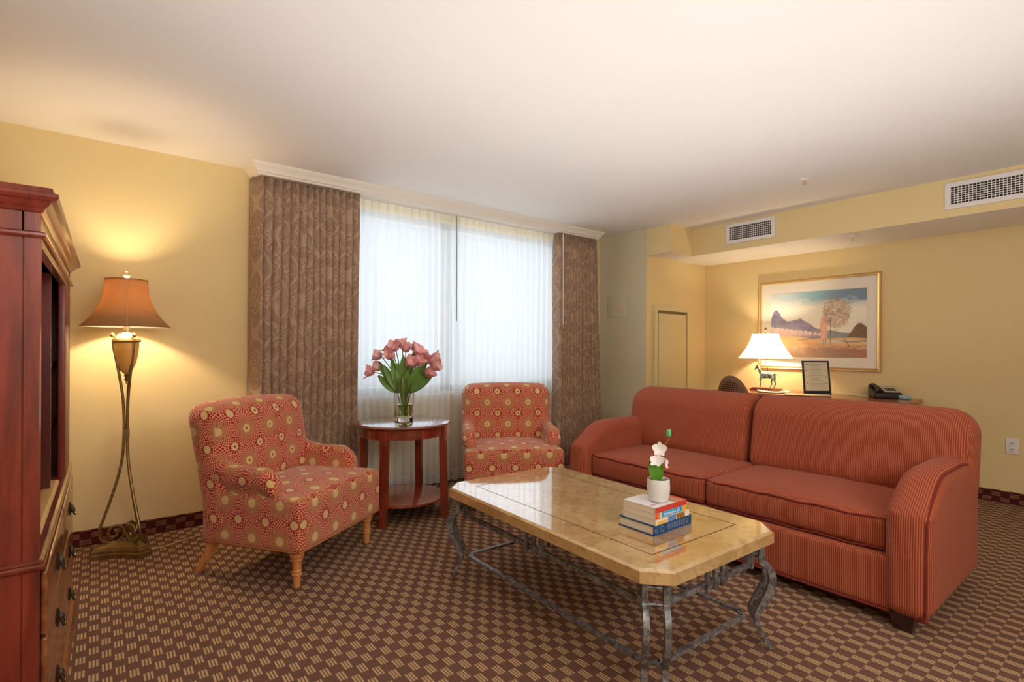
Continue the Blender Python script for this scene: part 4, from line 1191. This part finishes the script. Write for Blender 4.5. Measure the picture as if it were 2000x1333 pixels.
def art(s, t):
    f1 = fb(s*5, t*9); f2 = fb(s*26, t*30); f3 = fb(s*60, t*60)
    c = mixc(srgb(238, 232, 212), srgb(140, 178, 194), (t-.76)/.16 + (f1-.5)*1.1)
    c = mixc(c, srgb(118, 142, 166), smooth01((t-.84+(f1-.5)*.3)/.10)*smooth01((s-.5)/.3))
    c = mixc(c, srgb(250, 244, 228), .5*smooth01(1-abs(t-.66)*5))
    c = mixc(c, srgb(252, 250, 244), .45*smooth01((.5-s)/.4))
    ridge = .43 + .27*math.exp(-((s-.05)/.075)**2) + .11*max(0, 1-abs(s-.15)/.17) + .17*max(0, 1-abs(s-.33)/.19) + (f2-.5)*.03
    if s < .56: c = blend(c, mixc(srgb(96, 84, 118), srgb(166, 158, 182), f2*.9+(.5-t)*.8), ridge-t)
    c = blend(c, mixc(srgb(118, 126, 140), srgb(160, 160, 160), f2), .385+.025*sin(s*13)-t if s > .6 else -1)
    rh = .29 + .21*smooth01((s-.79)/.14)*(1-.25*smooth01((s-.94)/.06))
    c = blend(c, mixc(srgb(84, 80, 64), srgb(150, 112, 84), f3), (rh-t+(f2-.5)*.02) if s > .76 else -1)
    for k in range(11):
        cx_ = .02 + .052*k + .006*(k % 2); r_ = .070-.0040*k; cy_ = .405-.006*k
        e = 1-((s-cx_)/(r_*.62))**2-((t-cy_)/r_)**2
        if e > -.5: c = blend(c, mixc(srgb(186, 126, 130), srgb(250, 232, 228), f3*.8+(t-cy_)/r_*.35+.15), e+(f3-.5)*.5, .25)
    gl = .325 - .05*s + .012*sin(s*9)
    g_ = mixc(srgb(204, 138, 92), srgb(236, 208, 160), fb(s*4+t*6, t*30))
    g_ = mixc(g_, srgb(132, 98, 98), smooth01((.20-t+(f2-.5)*.12)/.10)*.7)
    g_ = mixc(g_, srgb(206, 206, 190), .75*smooth01(1-abs(t-.235-(s-.7)*.03)/.035)*smooth01((s-.52)/.06)*smooth01((.92-s)/.05))
    c = blend(c, g_, gl-t)
    c = mixc(c, srgb(84, 80, 62), .8*smooth01(1-abs(t-(.262+(s-.33)*.20))/.016)*(1 if .30 < s < .56 else 0))
    c = mixc(c, srgb(104, 92, 56), .7*smooth01(1-abs(t-.240-.008*sin(s*20))/.018)*smooth01((s-.72)/.06))
    e = 1-((s-.583)/.046)**2-((t-.45)/.215)**2
    c = mixc(c, mixc(srgb(214, 136, 118), srgb(244, 196, 172), f3), .85*smooth01((e+(f3-.5)*.7)/.3))
    e = 1-((s-.705)/.150)**2-((t-.66)/.245)**2
    c = mixc(c, mixc(srgb(122, 90, 86), srgb(232, 202, 164), fb(s*46, t*34)*1.5-.3), .8*smooth01((e+(f3-.5)*1.0)/.35)*(.75+.25*smooth01((f2-.3)/.2)))
    for (tx, t0, t1, w_) in ((.648, .20, .56, .0035), (.578, .19, .27, .0025), (.602, .20, .29, .0025)):
        c = mixc(c, srgb(84, 62, 58), .85*smooth01(1.4-abs(s-tx)/w_)*(1 if t0 < t < t1 else 0))
    c = mixc(c, srgb(70, 62, 52), .8*smooth01(1.4-abs(s-(.79+(.27-t)*.45))/.005)*(1 if .15 < t < .29 else 0))
    c = mixc(c, srgb(204, 104, 92), .6*f2*smooth01((s-.84)/.06)*smooth01((.14-t)/.05))
    return c
paintmesh('landscape_print', (-.0135, .423, -.328), (0, -.862, 0), (0, 0, .644), 300, 220, art, M_ART, PF)

# ------------------------------------------------------------------ lights
def area(name, loc, rot, sx, sy, power, col, spread=None):
    l = bpy.data.lights.new(name, 'AREA'); l.shape = 'RECTANGLE'; l.size = sx; l.size_y = sy; l.energy = power; l.color = col
    if spread: l.spread = spread
    o = bpy.data.objects.new(name, l); C.objects.link(o); o.location = loc; o.rotation_euler = rot; return o
def point(name, loc, power, col, r=.03):
    l = bpy.data.lights.new(name, 'POINT'); l.energy = power; l.color = col; l.shadow_soft_size = r
    o = bpy.data.objects.new(name, l); C.objects.link(o); o.location = loc; return o
area('daylight', ((WX0+WX1)/2, D+.35, 1.55), (-PI/2, 0, 0), 2.5, 1.7, 25, (.90, .96, 1.0))
point('floor_lamp_bulb', (LX, LY, 1.455), 18, (1, .80, .52), .03)
point('desk_lamp_bulb', (5.26, 2.53, DZ+.46), 16, (1, .82, .54), .03)
area('fill_behind_camera', (.9, -1.7, 2.30), (math.radians(52), 0, math.radians(-8)), 2.6, 1.2, 80, (1, .98, .95))  # added fill from high behind the camera, not a fixture of the room
area('ceiling_fill_up', (1.7, .9, .95), (PI, 0, 0), 3.4, 3.0, 42, (.95, .97, 1))  # added upward fill to brighten the ceiling; no lamp stands here

wd = bpy.data.worlds.new('World'); bpy.context.scene.world = wd; wd.use_nodes = True
bg = wd.node_tree.nodes['Background']; bg.inputs[0].default_value = (.93, .97, 1, 1); bg.inputs[1].default_value = .52

# ------------------------------------------------------------------ camera
A, ro, f, yh = .9007, .0044, 1021.07, 680.6
Fd = Vector((cos(A), sin(A), 0)); Rd = Vector((sin(A), -cos(A), 0)); Ud = Vector((0, 0, 1))
cr_, sr_ = cos(ro), sin(ro)
Xc = Rd*cr_ + Ud*sr_; Yc = -Rd*sr_ + Ud*cr_; Zc = -Fd
cam = bpy.data.cameras.new('camera'); co = bpy.data.objects.new('camera', cam); C.objects.link(co)
co.matrix_world = Matrix(((Xc.x, Yc.x, Zc.x, 0), (Xc.y, Yc.y, Zc.y, 0), (Xc.z, Yc.z, Zc.z, 1.18), (0, 0, 0, 1)))
cam.sensor_width = 36; cam.lens = f/2000*36; cam.shift_y = (yh-666.5)/2000; cam.clip_start = .05
bpy.context.scene.camera = co
sc = bpy.context.scene
sc.view_settings.view_transform = 'Standard'; sc.view_settings.look = 'None'; sc.view_settings.exposure = .24
